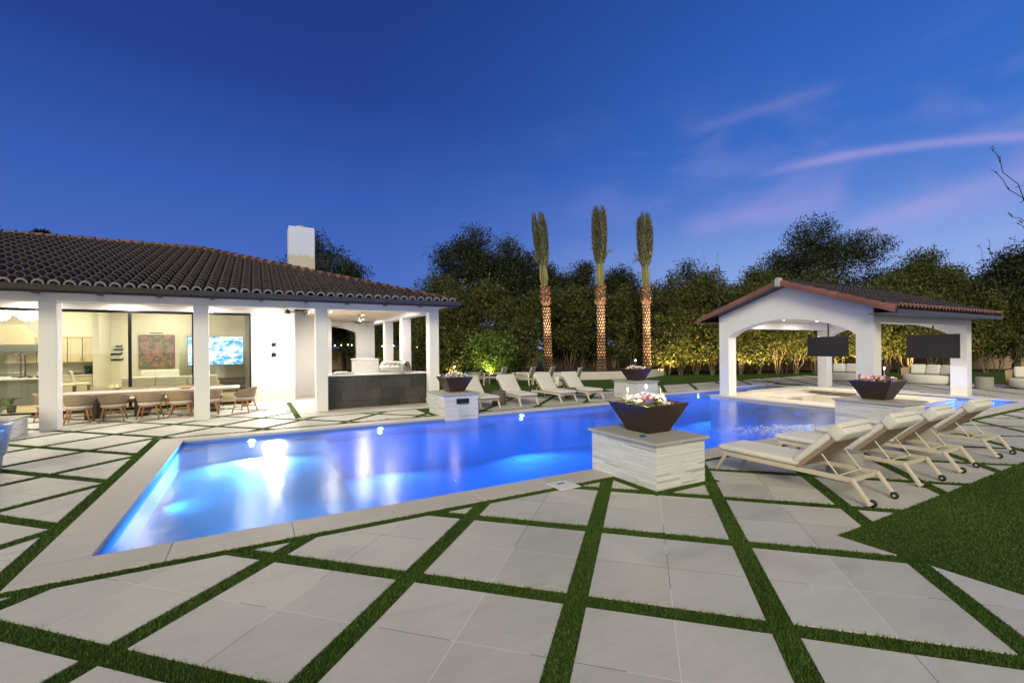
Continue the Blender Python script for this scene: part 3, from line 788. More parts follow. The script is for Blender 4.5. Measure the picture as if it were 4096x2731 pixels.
stake(13.25, 5.30, 1.08, 1.42, 'glowing stake light in the bowl before the pavilion', power=10)
# blue garden ornament spikes
o = MB(); o.lathe([(.004, 0), (.004, .12), (.035, .15), (.042, .19), (.025, .25), (.004, .31)], 12, 0, (5.75, 13.3, .96)); tag(o.build('glass_ornament', mat('blue_glass', (.04, .12, .45), .1, coat=.5), smooth=True), 'blue glass drop ornament on a stick at the right of the waterfall bowl', 'ornament')
o = MB(); o.lathe([(.004, 0), (.004, .16), (.03, .19), (.05, .22), (.012, .28)], 10, 0, (13.0, 5.7, 1.0)); tag(o.build('glass_ornament', mat('purple_glass', (.35, .10, .45), .15, coat=.5), smooth=True), 'purple glass flower ornament in the bowl before the pavilion', 'ornament')
o = MB(); o.lathe([(.05, 0), (.052, .012), (.035, .022), (.02, .03)], 14, 0, (4.98, 4.98, .663)); tag(o.build('solar_disc', mat('blue_disc', (.03, .08, .35), .3, coat=.4)), 'small round blue disc lying on the cap of the nearest pedestal', 'ornament')

# ------------------------------------------------------------------ barrel tile roofs
def tile_field(mb, frame, inside, ncol, nrow, pitch, expo, rad, first_row_mortar=None, lo_tint=.4, hi_tint=1.5, odd=.03):
    """frame(u,v,h): u along the eave, v up the slope, h above it"""
    seg = 6
    for cidx in range(ncol):
        u0 = (cidx + .5) * pitch
        for r in range(nrow):
            v0 = r * expo
            if not inside(u0, v0 + expo * .5): continue
            L = expo + .06
            tn = random.uniform(lo_tint, hi_tint)
            if random.random() < odd: tn *= 2.1
            ju = random.uniform(-.006, .006); jh = random.uniform(-.004, .006)
            ra, rb2 = rad, rad * .86
            rows = []
            for vv, rr, hh in ((v0, ra, .050), (v0 + L, rb2, .012)):
                rows.append([frame(u0 + ju + rr * math.cos(math.pi * k / seg), vv, hh + jh + rr * 1.0 * math.sin(math.pi * k / seg)) for k in range(seg + 1)])
            inner = [frame(u0 + ju + (ra - .026) * math.cos(math.pi * k / seg), v0, .050 + jh + (ra - .026) * 1.0 * math.sin(math.pi * k / seg)) for k in range(seg + 1)]
            mb.grid(rows, 0, tint=tn)
            mb.grid([inner, rows[0]], 0, tint=5.6)  # front rims painted paler, standing in for edges that catch light
            if first_row_mortar is not None and r == 0:
                k0 = [frame(u0 + (ra + .006) * math.cos(math.pi * k / seg), v0 - .012, .048 + (ra + .006) * 1.0 * math.sin(math.pi * k / seg)) for k in range(seg + 1)]
                k1 = [frame(u0 + (ra - .036) * math.cos(math.pi * k / seg), v0 - .012, .048 + (ra - .036) * 1.0 * math.sin(math.pi * k / seg)) for k in range(seg + 1)]
                k2 = [frame(u0 + (ra + .006) * math.cos(math.pi * k / seg), v0 + .02, .048 + (ra + .006) * 1.0 * math.sin(math.pi * k / seg)) for k in range(seg + 1)]
                mb.grid([k1, k0], first_row_mortar); mb.grid([k0, k2], first_row_mortar)
def cap_run(mb, a, b, rad, n, mi=0, tint=(.7, 1.3), droop=.03):
    a, b = Vector(a), Vector(b); d = (b - a) / n
    side = d.cross(Vector((0, 0, 1))).normalized(); up = side.cross(d).normalized()
    for i in range(n):
        p = a + d * i; q2 = a + d * (i + 1.12); t = random.uniform(*tint)
        rows = []
        for o, rr, hh in ((p, rad, .03), (q2, rad * .84, 0)):
            rows.append([o + side * rr * math.cos(math.pi * (k - 1) / 6 if 0 < k < 8 else (math.pi * (0 if k == 0 else 1))) + up * ((rr * .8 * math.sin(math.pi * (k - 1) / 6) if 0 < k < 8 else -.10) + hh) for k in range(9)])
        mb.grid(rows, mi, tint=t); mb.add([p] + rows[0], [(0, k + 1, k + 2) for k in range(8)], mi, t * .5)

# ------------------------------------------------------------------ the house
house = thing('house', 'white stucco house with a dark barrel tile roof and an open patio', 'house')
EX, EY, EZ, PITCH = 6.30, 15.10, 3.57, .320        # eave corner and slope
RUN = 8.4
cs = 1 / math.sqrt(1 + PITCH ** 2); sn = PITCH * cs
LX = -20.0
rf = MB()
rf.add([(LX, EY, EZ), (EX, EY, EZ), (EX - RUN, EY + RUN, EZ + RUN * PITCH), (LX, EY + RUN, EZ + RUN * PITCH)], [(0, 1, 2, 3)])
rf.add([(EX, EY, EZ), (EX, EY + 2 * RUN, EZ), (EX - RUN, EY + RUN, EZ + RUN * PITCH)], [(0, 1, 2)])
rf.add([(LX, EY + 2 * RUN, EZ), (EX, EY + 2 * RUN, EZ), (EX - RUN, EY + RUN, EZ + RUN * PITCH), (LX, EY + RUN, EZ + RUN * PITCH)], [(0, 1, 2, 3)])
roof = rf.build('roof', M['fascia'], house)
PT = .285; EXPO = .43
tl = MB()
tile_field(tl, lambda u, v, h: Vector((EX - .12 - u, EY - .03 + v * cs - h * sn, EZ + v * sn + h * cs)),
           lambda u, v: u + .20 > v * cs and EX - u > -11.5, 62, int(RUN / cs / EXPO), PT, EXPO, .118, 1)
tl.build('barrel_tiles', [M['tile'], M['mortar']], roof, smooth=False)
hp = MB()
cap_run(hp, (EX - .05, EY + .05, EZ + .03), (EX - RUN, EY + RUN, EZ + RUN * PITCH + .03), .165, 30, 0, (.8, 1.5))
cap_run(hp, (EX - RUN, EY + RUN, EZ + RUN * PITCH + .02), (-11.6, EY + RUN, EZ + RUN * PITCH + .02), .165, 26)
M['tile_hip'] = mat('hip_tile_red_brown', (.13, .060, .042), .6, bump=(30, .15), attr='tint')
hp.build('ridge_caps', M['tile_hip'], roof)
gt = MB()
gt.prism([(EY - .16, 3.475), (EY - .02, 3.475), (EY - .02, 3.60), (EY - .03, 3.60), (EY - .03, 3.49), (EY - .15, 3.49), (EY - .175, 3.60), (EY - .19, 3.60)], LX, EX + .02, axis='x')
gt.build('gutter', M['gutter'], house)
fs = MB(); fs.box(LX, EX, EY, EY + .04, 3.42, 3.57); fs.box(EX - .04, EX, EY + .041, EY + 2 * RUN, 3.42, 3.57); fs.build('fascia', M['fascia'], house)
sf = MB(); sf.box(LX, EX - .041, EY + .041, 15.71, 3.50, 3.53); sf.build('soffit', M['stucco'], house); sf = MB(); sf.box(5.79, EX - .041, 15.711, 25.4, 3.50, 3.53); sf.build('soffit', M['stucco'], house)
for k in range(13):
    x = 5.05 - k * 1.22
    q = MB(); q.box(x - .055, x + .055, 15.42, 15.70, 3.435, 3.50); q.box(x - .04, x + .04, 15.36, 15.42, 3.45, 3.50); q.build('rafter_tail', M['gutter'], house, bevel=.006, seg=1)
# columns and beams
def column(x0, x1, y0, y1, z1=3.27):
    q = MB(); q.box(x0, x1, y0, y1, 0, z1); q.build('column', M['stucco'], house, bevel=.014)
for x0, x1 in ((-4.71, -4.37), (-1.52, -1.17), (1.68, 2.03), (5.43, 5.78), (-7.92, -7.57), (-11.1, -10.75)): column(x0, x1, 15.72, 16.12)
for y0 in (18.5, 21.3): column(5.23, 5.60, y0, y0 + .42)
q = MB(); q.box(LX, 5.78, 15.722, 16.118, 3.27, 3.50); q.build('front_beam', M['stucco'], house, bevel=.01)
q = MB(); q.box(5.2, 5.62, 16.119, 25.2, 3.22, 3.498); q.build('side_beam', M['stucco'], house, bevel=.01)
# walls
CZ = 3.62
def wall(*bx, m='stucco', name='wall'):
    q = MB()
    for b2 in bx: q.box(*b2)
    return q.build(name, M[m], house)
wall((-14, -.13, 19.86, 19.99, 3.36, CZ), (-.13, 1.36, 19.86, 20.2, 0, CZ), (1.16, 1.36, 20.201, 23.0, 0, CZ))
wall((1.361, 2.95, 21.6, 21.8, 0, CZ))
# rear patio wall with an arched opening
aw = MB(); ax0, ax1, azs, azt = 1.9, 4.66, 2.86, 3.15
pts = [(ax0 + (ax1 - ax0) * k / 16, azs + (azt - azs) * (1 - (2 * k / 16 - 1) ** 2)) for k in range(17)]
aw.prism([(ax0 - .9, CZ - .15), (ax0 - .9, 0), (ax0, 0), (ax0, azs)] + pts[1:-1] + [(ax1, azs), (ax1, 0), (5.62, 0), (5.62, CZ - .15)], 25.2, 25.5, axis='y')
aw.build('arched_wall', M['stucco'], house)
wall((1.36, 1.56, 21.801, 25.2, 0, CZ))
# ceilings
wall((-14, 1.86, 16.119, 19.859, CZ, CZ + .03), m='ceiling', name='ceiling')
wall((1.861, 5.199, 16.119, 25.2, 3.40, 3.43), m='ceiling', name='ceiling')
wall((1.84, 1.8605, 16.119, 21.6, 3.40, CZ), name='ceiling_step')
# interior shell
wall((-14, -.13, 19.8, 27.2, -.025, -.002), m='woodfloor', name='floor')
wall((-14, -.13, 27.0, 27.2, 0, 4.3), (-.33, -.13, 20.2, 26.99, 0, 4.3), (-14.2, -14, 19.9, 27.2, 0, 4.3), m='plaster', name='interior_wall')
wall((-14, -.331, 20.0, 26.99, 4.3, 4.33), m='plaster', name='interior_ceiling')
wall((-5.9, -5.7, 25.2, 26.99, 0, 4.299), m='plaster', name='interior_partition')
# sliding glass wall
def slider(x0, x1, y=19.90):
    t = bpy.data.objects.new('sliding_door', None); col.objects.link(t); t.parent = house; t.location = (0, 0, 0)
    f = MB(); a, z0, z1 = .045, 0.0, 3.33
    f.box(x0, x0 + a, y - .03, y + .03, z0, z1); f.box(x1 - a, x1, y - .03, y + .03, z0, z1)
    f.box(x0 + a, x1 - a, y - .03, y + .03, z1 - .06, z1); f.box(x0 + a, x1 - a, y - .03, y + .03, z0, z0 + .09)
    f.build('door_frame', M['frame'], t)
    p = MB(); p.box(x0 + a, x1 - a, y - .006, y + .006, z0 + .09, z1 - .06); p.build('glass_pane', M['glass'], t)
for x0, x1 in ((-9.35, -7.45), (-7.45, -5.55), (-5.55, -3.70), (-3.70, -1.92), (-1.92, -.14), (-11.2, -9.35)): slider(x0, x1)
q = MB(); q.box(-14, -.14, 19.855, 19.94, 3.331, 3.36); q.build('door_track', M['frame'], house)
# chimney
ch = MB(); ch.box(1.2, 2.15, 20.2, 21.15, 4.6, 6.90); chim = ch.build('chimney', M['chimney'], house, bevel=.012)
q = MB(); q.box(1.18, 2.17, 20.18, 21.17, 4.9, 5.62 - .0)
q = MB(); q.lathe([(.16, 6.861), (.17, 6.91), (.12, 6.94), (.22, 6.97), (.20, 7.01), (.06, 7.04)], 18, 0, (1.68, 20.65, 0)); q.build('chimney_cap', M['hub'], chim)
# downlights
def downlight(x, y, z, parent, pw, color=(1, .88, .72), size=.13, name='downlight'):
    q = MB(); q.lathe([(.085, 0), (.085, -.012), (.062, -.014)], 18, 0, (x, y, z)); o = q.build(name, M['hub'], parent)
    q = MB(); q.lathe([(.060, -.0125), (.055, -.0165), (.002, -.017)], 18, 0, (x, y, z)); q.build('lens', M['downlight'], o)
    lamp('AREA', (x, y, z - .03), pw, color, (x, y, z - 2), size)
for x, y in ((2.5, 18.4), (3.9, 19.6), (4.4, 17.3), (3.0, 22.5), (4.5, 22.6)): downlight(x, y, 3.40, house, 80, (1, .92, .80))
for x in (-8.2, -6.0, -3.75, -1.55, .5): downlight(x, 19.35, CZ, house, 52 if x < 0 else 22, (1, .93, .83))
for x in (-6.4, -3.0, -.2): downlight(x, 17.4, CZ, house, 60, (1, .93, .83))
# the wall sconce
sc = thing('wall_sconce', 'black square up and down wall lamp on the white wall between glass and recess', 'wall lamp', (.62, 19.86, 1.99))
q = MB(); q.box(-.085, .085, -.12, -.002, .075, .30); q.build('upper_shade', M['black'], sc, bevel=.004)
q = MB(); q.box(-.085, .085, -.12, -.002, -.32, -.075); q.build('lower_shade', M['black'], sc, bevel=.004)
q = MB(); q.box(-.07, .07, -.10, -.004, -.074, .074); q.build('lens', M['sconce_glow'], sc)
q = MB(); q.box(-.07, .07, -.10, -.015, .301, .306); q.box(-.07, .07, -.10, -.015, -.328, -.321); q.build('end_lens', M['sconce_glow'], sc)
for sx3 in (-.16, .16): lamp('POINT', (.62 + sx3, 19.79, 1.99), 12, (1, .93, .82), size=.035)
lamp('SPOT', (.62, 19.78, 2.36), 45, (1, .93, .82), (.62, 19.83, 3.4), .03, 110, .8)
lamp('SPOT', (.62, 19.78, 1.60), 45, (1, .93, .82), (.62, 19.83, .4), .03, 110, .8)
q = MB(); q.box(-.035, .035, -.008, 0, -.06, .06); o = q.build('wall_outlet', M['rod'], None, (.02, 19.86, .33)); tag(o, 'small outlet plate low on the wall under the sconce', 'outlet')
# outdoor kitchen
kt = thing('kitchen_counter', 'outdoor kitchen counter clad in charcoal tile with a white stone top', 'counter', (0, 0, 0))
q = MB(); q.box(2.04, 5.42, 16.18, 16.95, 0, 1.08); q.build('tiled_base', M['charcoal'], kt)
q = MB()
zs = [(.0, .26), (.26, .62), (.62, .95), (.95, 1.078)]
for r, (z0, z1) in enumerate(zs):
    x = 2.05 - (.0 if r % 2 else .2)
    while x < 5.40:
        wd = random.uniform(.28, .55); a, c = max(x, 2.05) + .004, min(x + wd, 5.41) - .004
        if c - a > .05: q.box(a, c, 16.168 - random.uniform(0, .004), 16.181, z0 + .004, z1 - .004, 0, random.uniform(.6, 1.5))
        x += wd
M['charcoal_face'] = mat('charcoal_tile_face', (.042, .037, .033), .5, var=(3, .3), bump=(14, .15), attr='tint')
q.build('tile_cladding', M['charcoal_face'], kt)
q = MB(); q.box(2.03, 5.56, 16.125, 17.02, 1.085, 1.125); q.build('stone_top', M['marble'], kt, bevel=.004, seg=1)
gr = thing('grill', 'stainless steel barbecue with a rounded hood on the outdoor kitchen counter', 'grill', (4.42, 16.58, 1.126), R(-50))
q = MB(); q.box(-.50, .50, -.27, .27, 0, .14); q.build('firebox', M['steel'], gr, bevel=.01)
q = MB(); q.grid([[(x, .27 * math.cos(math.pi * k / 14), .14 + .27 * math.sin(math.pi * k / 14)) for k in range(15)] for x in (-.49, -.47, -.46, -.30, -.29, -.12, -.11, .06, .07, .24, .25, .47, .49)])
for sx2 in (-.49, .49): q.add([(sx2, .27 * math.cos(math.pi * k / 14), .14 + .27 * math.sin(math.pi * k / 14)) for k in range(15)], [tuple(range(15))])
for xx in (-.30, -.11, .08, .27): q.tube([(xx, .285 * math.cos(math.pi * k / 14), .14 + .285 * math.sin(math.pi * k / 14)) for k in range(1, 14)], .012, 6)
q.build('hood', M['steel'], gr, smooth=False)
q = MB(); q.lathe([(.045, 0), (.05, .012), (.01, .016)], 14); q2 = q.build('temperature_gauge', M['black'], gr, (.491, -.05, .27)); q2.rotation_euler = (0, R(90), 0)
q = MB(); q.tube([(-.42, -.31, .20), (.42, -.31, .20)], .014, 8); q.tube([(-.4, -.31, .2), (-.4, -.26, .2)], .01, 6); q.tube([(.4, -.31, .2), (.4, -.26, .2)], .01, 6); q.build('handle', M['steel'], gr)
q = MB(); q.box(-.34, .34, -.2, .2, 0, .05); q.lathe([(.24, .051), (.23, .075), (.12, .10), (.02, .105)], 20, 0, (-.05, 0, 0)); tag(q.build('side_burner', M['steel'], None, (2.62, 16.62, 1.126), bevel=.008), 'low stainless side burner with a round lid at the left end of the kitchen counter', 'burner')
q = MB()
for k in range(5): q.bar((-.2 + .1 * k, -.12, .01), (-.13 + .1 * k, .1, .03), .018, .008)
tag(q.build('grill_tools', M['black'], None, (3.55, 16.55, 1.126)), 'dark grilling tools lying on the white counter beside the barbecue', 'tools')
q = MB(); q.box(4.05, 5.2, 22.5, 23.1, 0, 1.47); q.box(4.0, 5.22, 22.46, 23.12, 1.471, 1.51); tag(q.build('low_wall', M['stucco'], bevel=.012), 'low white stucco wall at the back of the outdoor kitchen', 'wall')
# ceiling fans
def fan(x, y, z, label, mt='dark_wood', blades=5):
    t = thing('ceiling_fan', label, 'fan', (x, y, z), 0, 'ceiling fans')
    q = MB(); q.lathe([(.07, 0), (.06, -.05), (.014, -.06), (.014, -.24), (.05, -.25), (.10, -.29), (.11, -.34), (.05, -.38)], 18); q.build('motor', M[mt], t, smooth=True)
    for k in range(blades):
        a = k * 2 * math.pi / blades + .35
        q = MB(); pr = [(.10, .035), (.25, .065), (.55, .07), (.72, .045), (.74, 0)]
        top = [(r, ww) for r, ww in pr]; bot = [(r, -ww) for r, ww in reversed(pr[:-1])]
        pl = [(r * math.cos(a) - ww * math.sin(a), r * math.sin(a) + ww * math.cos(a)) for r, ww in top + bot]
        q.prism(pl, -.325, -.313); q.build('blade', M[mt], t)
    return t
fan(3.75, 19.6, 3.40, 'dark ceiling fan hanging over the outdoor kitchen nearer the counter')
fan(3.1, 23.3, 3.40, 'dark ceiling fan at the back of the outdoor kitchen by the arch')
fan(1.0, 17.9, CZ, 'dark ceiling fan over the patio just left of the third column')

# ------------------------------------------------------------------ behind the glass: kitchen and living room
CAB = 26.45
uc = thing('upper_cabinets', 'cream wall cabinets with bar handles in the indoor kitchen', 'cabinets')
for k in range(6):
    x0 = -8.95 + k * .485 if k > 1 else -8.95 + k * .485
    q = MB(); q.box(x0 + .01, x0 + .475, CAB, 26.99, 1.52, 2.58); d = q.build('cabinet_box', M['cabinet'], uc, bevel=.004, seg=1)
    q = MB(); fx0, fx1, fz0, fz1 = x0 + .02, x0 + .465, 1.54, 2.56
    q.box(fx0, fx0 + .07, CAB - .02, CAB, fz0, fz1); q.box(fx1 - .07, fx1, CAB - .02, CAB, fz0, fz1); q.box(fx0 + .07, fx1 - .07, CAB - .02, CAB, fz1 - .08, fz1); q.box(fx0 + .07, fx1 - .07, CAB - .02, CAB, fz0, fz0 + .08)
    q.build('door_panel', M['cabinet'], d)
    hx = x0 + (.42 if k % 2 == 0 else .06)
    q = MB(); q.tube([(hx, CAB - .045, 1.58), (hx, CAB - .045, 1.74)], .007, 6); q.build('handle', M['black'], d)
q = MB(); q.box(-9.0, -6.0, CAB - .03, 26.99, 2.582, 2.68); q.build('crown_moulding', M['cabinet'], uc, bevel=.02)
lc = thing('base_cabinets', 'cream base cabinets with a pale counter against the kitchen back wall', 'cabinets')
q = MB(); q.box(-9.6, -6.12, CAB - .05, 26.99, .08, .95); q.build('cabinet_box', M['cabinet'], lc, bevel=.004, seg=1)
q = MB(); q.box(-9.62, -6.08, CAB - .09, 26.99, .951, .99); q.build('counter_top', M['marble'], lc)
for k in range(6):
    x0 = -9.0 + k * .47
    q = MB(); q.box(x0 + .02, x0 + .45, CAB - .072, CAB - .051, .12, .68); q.box(x0 + .02, x0 + .45, CAB - .072, CAB - .051, .71, .92); q.build('door_panel', M['cabinet'], lc, bevel=.006, seg=1)
    q = MB(); q.tube([(x0 + .4, CAB - .1, .46), (x0 + .4, CAB - .1, .62)], .006, 6); q.build('handle', M['black'], lc)
q = MB(); q.box(-.16, .16, -.14, .14, 0, .05); q.box(-.15, .15, .02, .14, .051, .36); q.box(-.15, .15, -.14, .019, .26, .36); q.lathe([(.07, .06), (.085, .14), (.06, .22)], 14, 0, (0, -.06, 0)); tag(q.build('coffee_maker', M['black'], None, (-6.35, 26.62, .991)), 'black coffee maker on the kitchen counter behind the glass', 'coffee maker')
q = MB(); q.box(-.2, .2, -.1, .1, 0, .07); tag(q.build('knife_tray', M['dark_wood'], None, (-6.8, 26.6, .991)), 'low dark tray on the kitchen counter left of the coffee maker', 'tray')
hd = thing('range_hood', 'wide cream range hood over the cooker at the left of the indoor kitchen', 'hood')
q = MB(); q.prism([(-9.9, 2.28), (-7.9, 2.28), (-7.9, 2.62), (-8.3, 3.1), (-9.5, 3.1), (-9.9, 2.62)], 26.0, 26.4, axis='y'); q.build('hood_body', M['cabinet'], hd, bevel=.01)
q = MB()
for k in range(5): q.box(-9.92, -7.88, 25.985, 25.999, 2.0 + k * .05, 2.025 + k * .05)
q.box(-9.9, -7.9, 25.999, 26.39, 1.99, 2.27); q.build('hood_trim', M['island'], hd)
ck = MB(); ck.box(-9.4, -8.2, 26.0, 26.39, 0, .93); ck.box(-9.4, -8.2, 26.28, 26.39, .931, 1.15); tag(ck.build('cooker', M['steel'], bevel=.008), 'stainless cooker below the range hood', 'cooker')
il = thing('kitchen_island', 'grey green kitchen island with a white marble top', 'island', (-8.2, 24.3, 0))
q = MB(); q.box(-1.6, 1.05, -.5, .5, 0, .95); q.build('island_body', M['island'], il, bevel=.006, seg=1)
q = MB(); q.box(-1.66, 1.11, -.58, .58, .951, 1.01); q.build('island_top', M['marble'], il, bevel=.006, seg=1)
q = MB(); q.box(-.5, .3, -.2, .2, 0, .06); tag(q.build('serving_tray', M['marble'], None, (-8.35, 24.2, 1.011), bevel=.01), 'white rectangular tray on the kitchen island', 'tray')
for k in range(3):
    q = MB(); q.lathe([(.05, 0), (.11, .05), (.10, .055)], 14, 0, (0, 0, 0)); tag(q.build('bowl', M['black'], None, (-7.72 + k * .25, 24.15, 1.011)), ['leftmost small dark bowl on the kitchen island', 'middle small dark bowl on the kitchen island', 'small dark bowl on the kitchen island nearest the white column'][k], 'bowl', 'dark bowls on the island')
tp = thing('island_tap', 'tall bronze double tap standing on the kitchen island', 'tap', (-7.75, 24.45, 1.011))
for dx2 in (-.06, .06):
    q = MB(); q.tube([(dx2, 0, 0), (dx2, 0, .75), (dx2 * 1.5, -.1, .92), (dx2 * 2.5, -.28, .86)], .022, 8); q.build('spout', M['bronze'], tp)
def bar_stool(x, y, label):
    t = thing('counter_stool', label, 'stool', (x, y, 0), R(-70), 'upholstered counter stools')
    for a in (-.2, .2):
        for c in (-.2, .2):
            q = MB(); q.bar((a * 1.1, c * 1.1, 0), (a, c, .62), .04, .04); q.build('leg', M['dark_wood'], t)
    q = MB()
    for c in (-.2, .2): q.bar((-.2, c, .22), (.2, c, .22), .025, .025); 
    q.build('stretcher', M['dark_wood'], t)
    q = MB(); q.box(-.25, .25, -.24, .24, .62, .72); q.build('seat', M['sofa_in'], t, bevel=.03)
    q = MB(); m = Matrix.Translation((0, -.22, .70)) @ Matrix.Rotation(R(12), 4, 'X'); q.box(-.24, .24, -.04, .04, 0, .52, mtx=m); q.build('backrest', M['sofa_in'], t, bevel=.03)
    return t
for x, y, l in ((-6.9, 24.2, 'cream counter stool farthest left beside the kitchen island'), (-6.55, 24.6, 'cream counter stool in the middle of the three by the island'), (-6.2, 25.0, 'cream counter stool nearest the coffee maker')): bar_stool(x, y, l)
cd = thing('chandelier', 'wide bright crystal chandelier over the indoor dining end', 'chandelier', (-7.35, 22.5, 4.29))
q = MB(); q.tube([(0, 0, 0), (0, 0, -.75)], .012, 8); q.box(-.8, .8, -.12, .12, -.80, -.75); q.build('frame', M['steel'], cd)
q = MB()
for k in range(120):
    x = random.uniform(-.82, .82); y = random.uniform(-.22, .22); ln = .18 + .22 * abs(math.sin(x * 4.2)) * random.uniform(.7, 1.1)
    q.box(x - .018, x + .018, y - .018, y + .018, -.82 - ln, -.82)
q.build('crystals', M['crystal'], cd)
lamp('AREA', (-7.35, 22.5, 3.2), 60, (1, .90, .66), (-7.35, 22.5, 0), .5)
# living room
so = thing('sofa', 'long pale linen sofa seen from behind through the glass', 'sofa', (-2.9, 22.9, 0))
q = MB(); q.box(-1.55, 1.55, -.45, .5, .12, .45); q.build('sofa_base', M['sofa_in'], so, bevel=.04)
for a in (-1.03, 0, 1.03):
    q = MB(); q.box(a - .51, a + .51, -.46, -.24, .451, .98); q.build('back_cushion', M['sofa_in'], so, bevel=.05, seg=3)
for a in (-1.45, 1.45):
    q = MB(); q.box(a - .1, a + .1, -.23, .5, .451, .72); q.build('arm', M['sofa_in'], so, bevel=.05, seg=3)
for k, (x, rz) in enumerate(((-3.7, .3), (-3.35, -.2), (-2.95, .1))):
    q = MB(); m = Matrix.Rotation(R(-18), 4, 'X'); q.box(-.24, .24, -.08, .08, 0, .46, mtx=m)
    tag(q.build('throw_pillow', M['cushion'], None, (x, 23.02, .78), rz, bevel=.07, seg=3), ['leftmost white throw pillow on the indoor sofa', 'middle white throw pillow on the indoor sofa', 'right white throw pillow on the indoor sofa'][k], 'pillow', 'white pillows on the indoor sofa')
pa = thing('wall_painting', 'square colourful abstract painting above the sofa', 'painting', (-4.02, 26.95, 1.95))
q = MB(); q.box(-.67, .67, -.04, .04, -.78, .78); q.build('canvas', M['art'], pa)
q = MB(); q.tube([(-.25, -.16, .86), (.25, -.16, .86)], .02, 8); q.tube([(0, -.16, .86), (0, -.02, .84)], .008, 6); q.build('picture_light', M['bronze'], pa)
tv = thing('television', 'large lit television with a blue and white picture behind the glass', 'television', (-1.62, 25.9, 1.96))
q = MB(); q.box(-1.13, 1.13, .0, .05, -.68, .68); q.build('casing', M['black'], tv)
q = MB(); q.box(-1.11, 1.11, -.008, -.001, -.66, .66); q.build('picture', M['tvlit'], tv)
q = MB(); q.box(-.35, .35, .051, 1.04, -.3, .3); q.build('wall_bracket', M['plaster'], tv)
cs2 = MB(); cs2.box(-2.9, -.4, 25.75, 26.3, .1, .62); cs2.box(-2.95, -.36, 25.7, 26.32, .621, .66); tag(cs2.build('media_cabinet', M['dark_wood']), 'dark low media cabinet under the lit television', 'cabinet')
q = MB()
for k in range(16): q.tube([(-3.15 + k * .03, 26.86 + .03 * math.sin(k * 1.9), .05), (-3.15 + k * .03, 26.86 + .03 * math.sin(k * 1.9), 2.75)], .018, 6)
tag(q.build('curtain', M['sofa_in'], smooth=True), 'pale floor length curtain beside the abstract painting', 'curtain')
for k, (x, z, s) in enumerate(((-5.45, 2.05, .2), (-5.55, 1.85, .28), (-5.5, 1.6, .26), (-5.42, 2.2, .14))):
    q = MB(); q.prism([(-s, .0), (-s * .3, .045), (s * .6, .035), (s, .09), (s * .9, -.04), (s * .4, -.035), (-s * .4, -.04)], -.02, .02, axis='y')
    tag(q.build('wall_sculpture', M['black'], None, (x, 26.97, z)), ['black fish wall sculpture second from the top on the indoor wall', 'long black fish wall sculpture third from the top', 'lowest black fish wall sculpture on the indoor wall', 'topmost tiny black fish wall sculpture on the indoor wall'][k], 'wall decor', 'black fish sculptures on the indoor wall')
fp = thing('fire_table', 'small low fire table with orange flames inside the living room', 'fire table', (-5.0, 23.6, 0))
q = MB(); q.box(-.5, .5, -.3, .3, .02, .55); q.build('table_body', M['island'], fp, bevel=.01)
q = MB()
for k in range(7): q.lathe([(.03, 0), (.035, .03), (.018, .08), (.002, random.uniform(.10, .16))], 8, 0, (random.uniform(-.25, .25), random.uniform(-.08, .08), .55))
q.build('flames', M['fire'], fp, smooth=True)
st2 = thing('side_table', 'small square side table with a dark frame near the right end of the glass wall', 'side table', (-.95, 22.2, 0))
q = MB(); q.box(-.3, .3, -.3, .3, .50, .53); q.build('table_top', M['tabletop'], st2)
q = MB()
for a in (-.28, .28):
    for c in (-.28, .28): q.box(a - .015, a + .015, c - .015, c + .015, 0, .5)
q.build('frame', M['black'], st2)
fan(-1.4, 24.3, 4.29, 'dark ceiling fan inside the living room above the lit television', 'black')
pt2 = thing('potted_plant', 'small dark potted plant standing inside behind the left glass pane', 'plant', (-7.0, 21.2, 0))
q = MB(); q.lathe([(.10, 0), (.13, .24), (.12, .25)], 16); q.build('pot', M['black'], pt2)
q = MB()
for k in range(9):
    a = k * .7; q.grid([[(.02 * math.cos(a + 1.57 * s2), .02 * math.sin(a + 1.57 * s2), .24) for s2 in (-1, 1)], [(.12 * math.cos(a) + .04 * math.cos(a + 1.57 * s2), .12 * math.sin(a) + .04 * math.sin(a + 1.57 * s2), .48) for s2 in (-1, 1)], [(.26 * math.cos(a), .26 * math.sin(a), .46 + .02 * s2) for s2 in (-1, 1)]])
q.build('leaves', M['leaf_dark'], pt2)
for x, y, p2 in ((-9.5, 23.5, 90), (-7.3, 25.2, 95), (-5.0, 22.6, 80), (-3.6, 25.2, 90), (-1.6, 23.2, 70), (-3.0, 21.2, 60)):
    downlight(x, y, 4.3, house, p2 * 1.35, (1, .90, .66), .28, 'indoor_downlight')

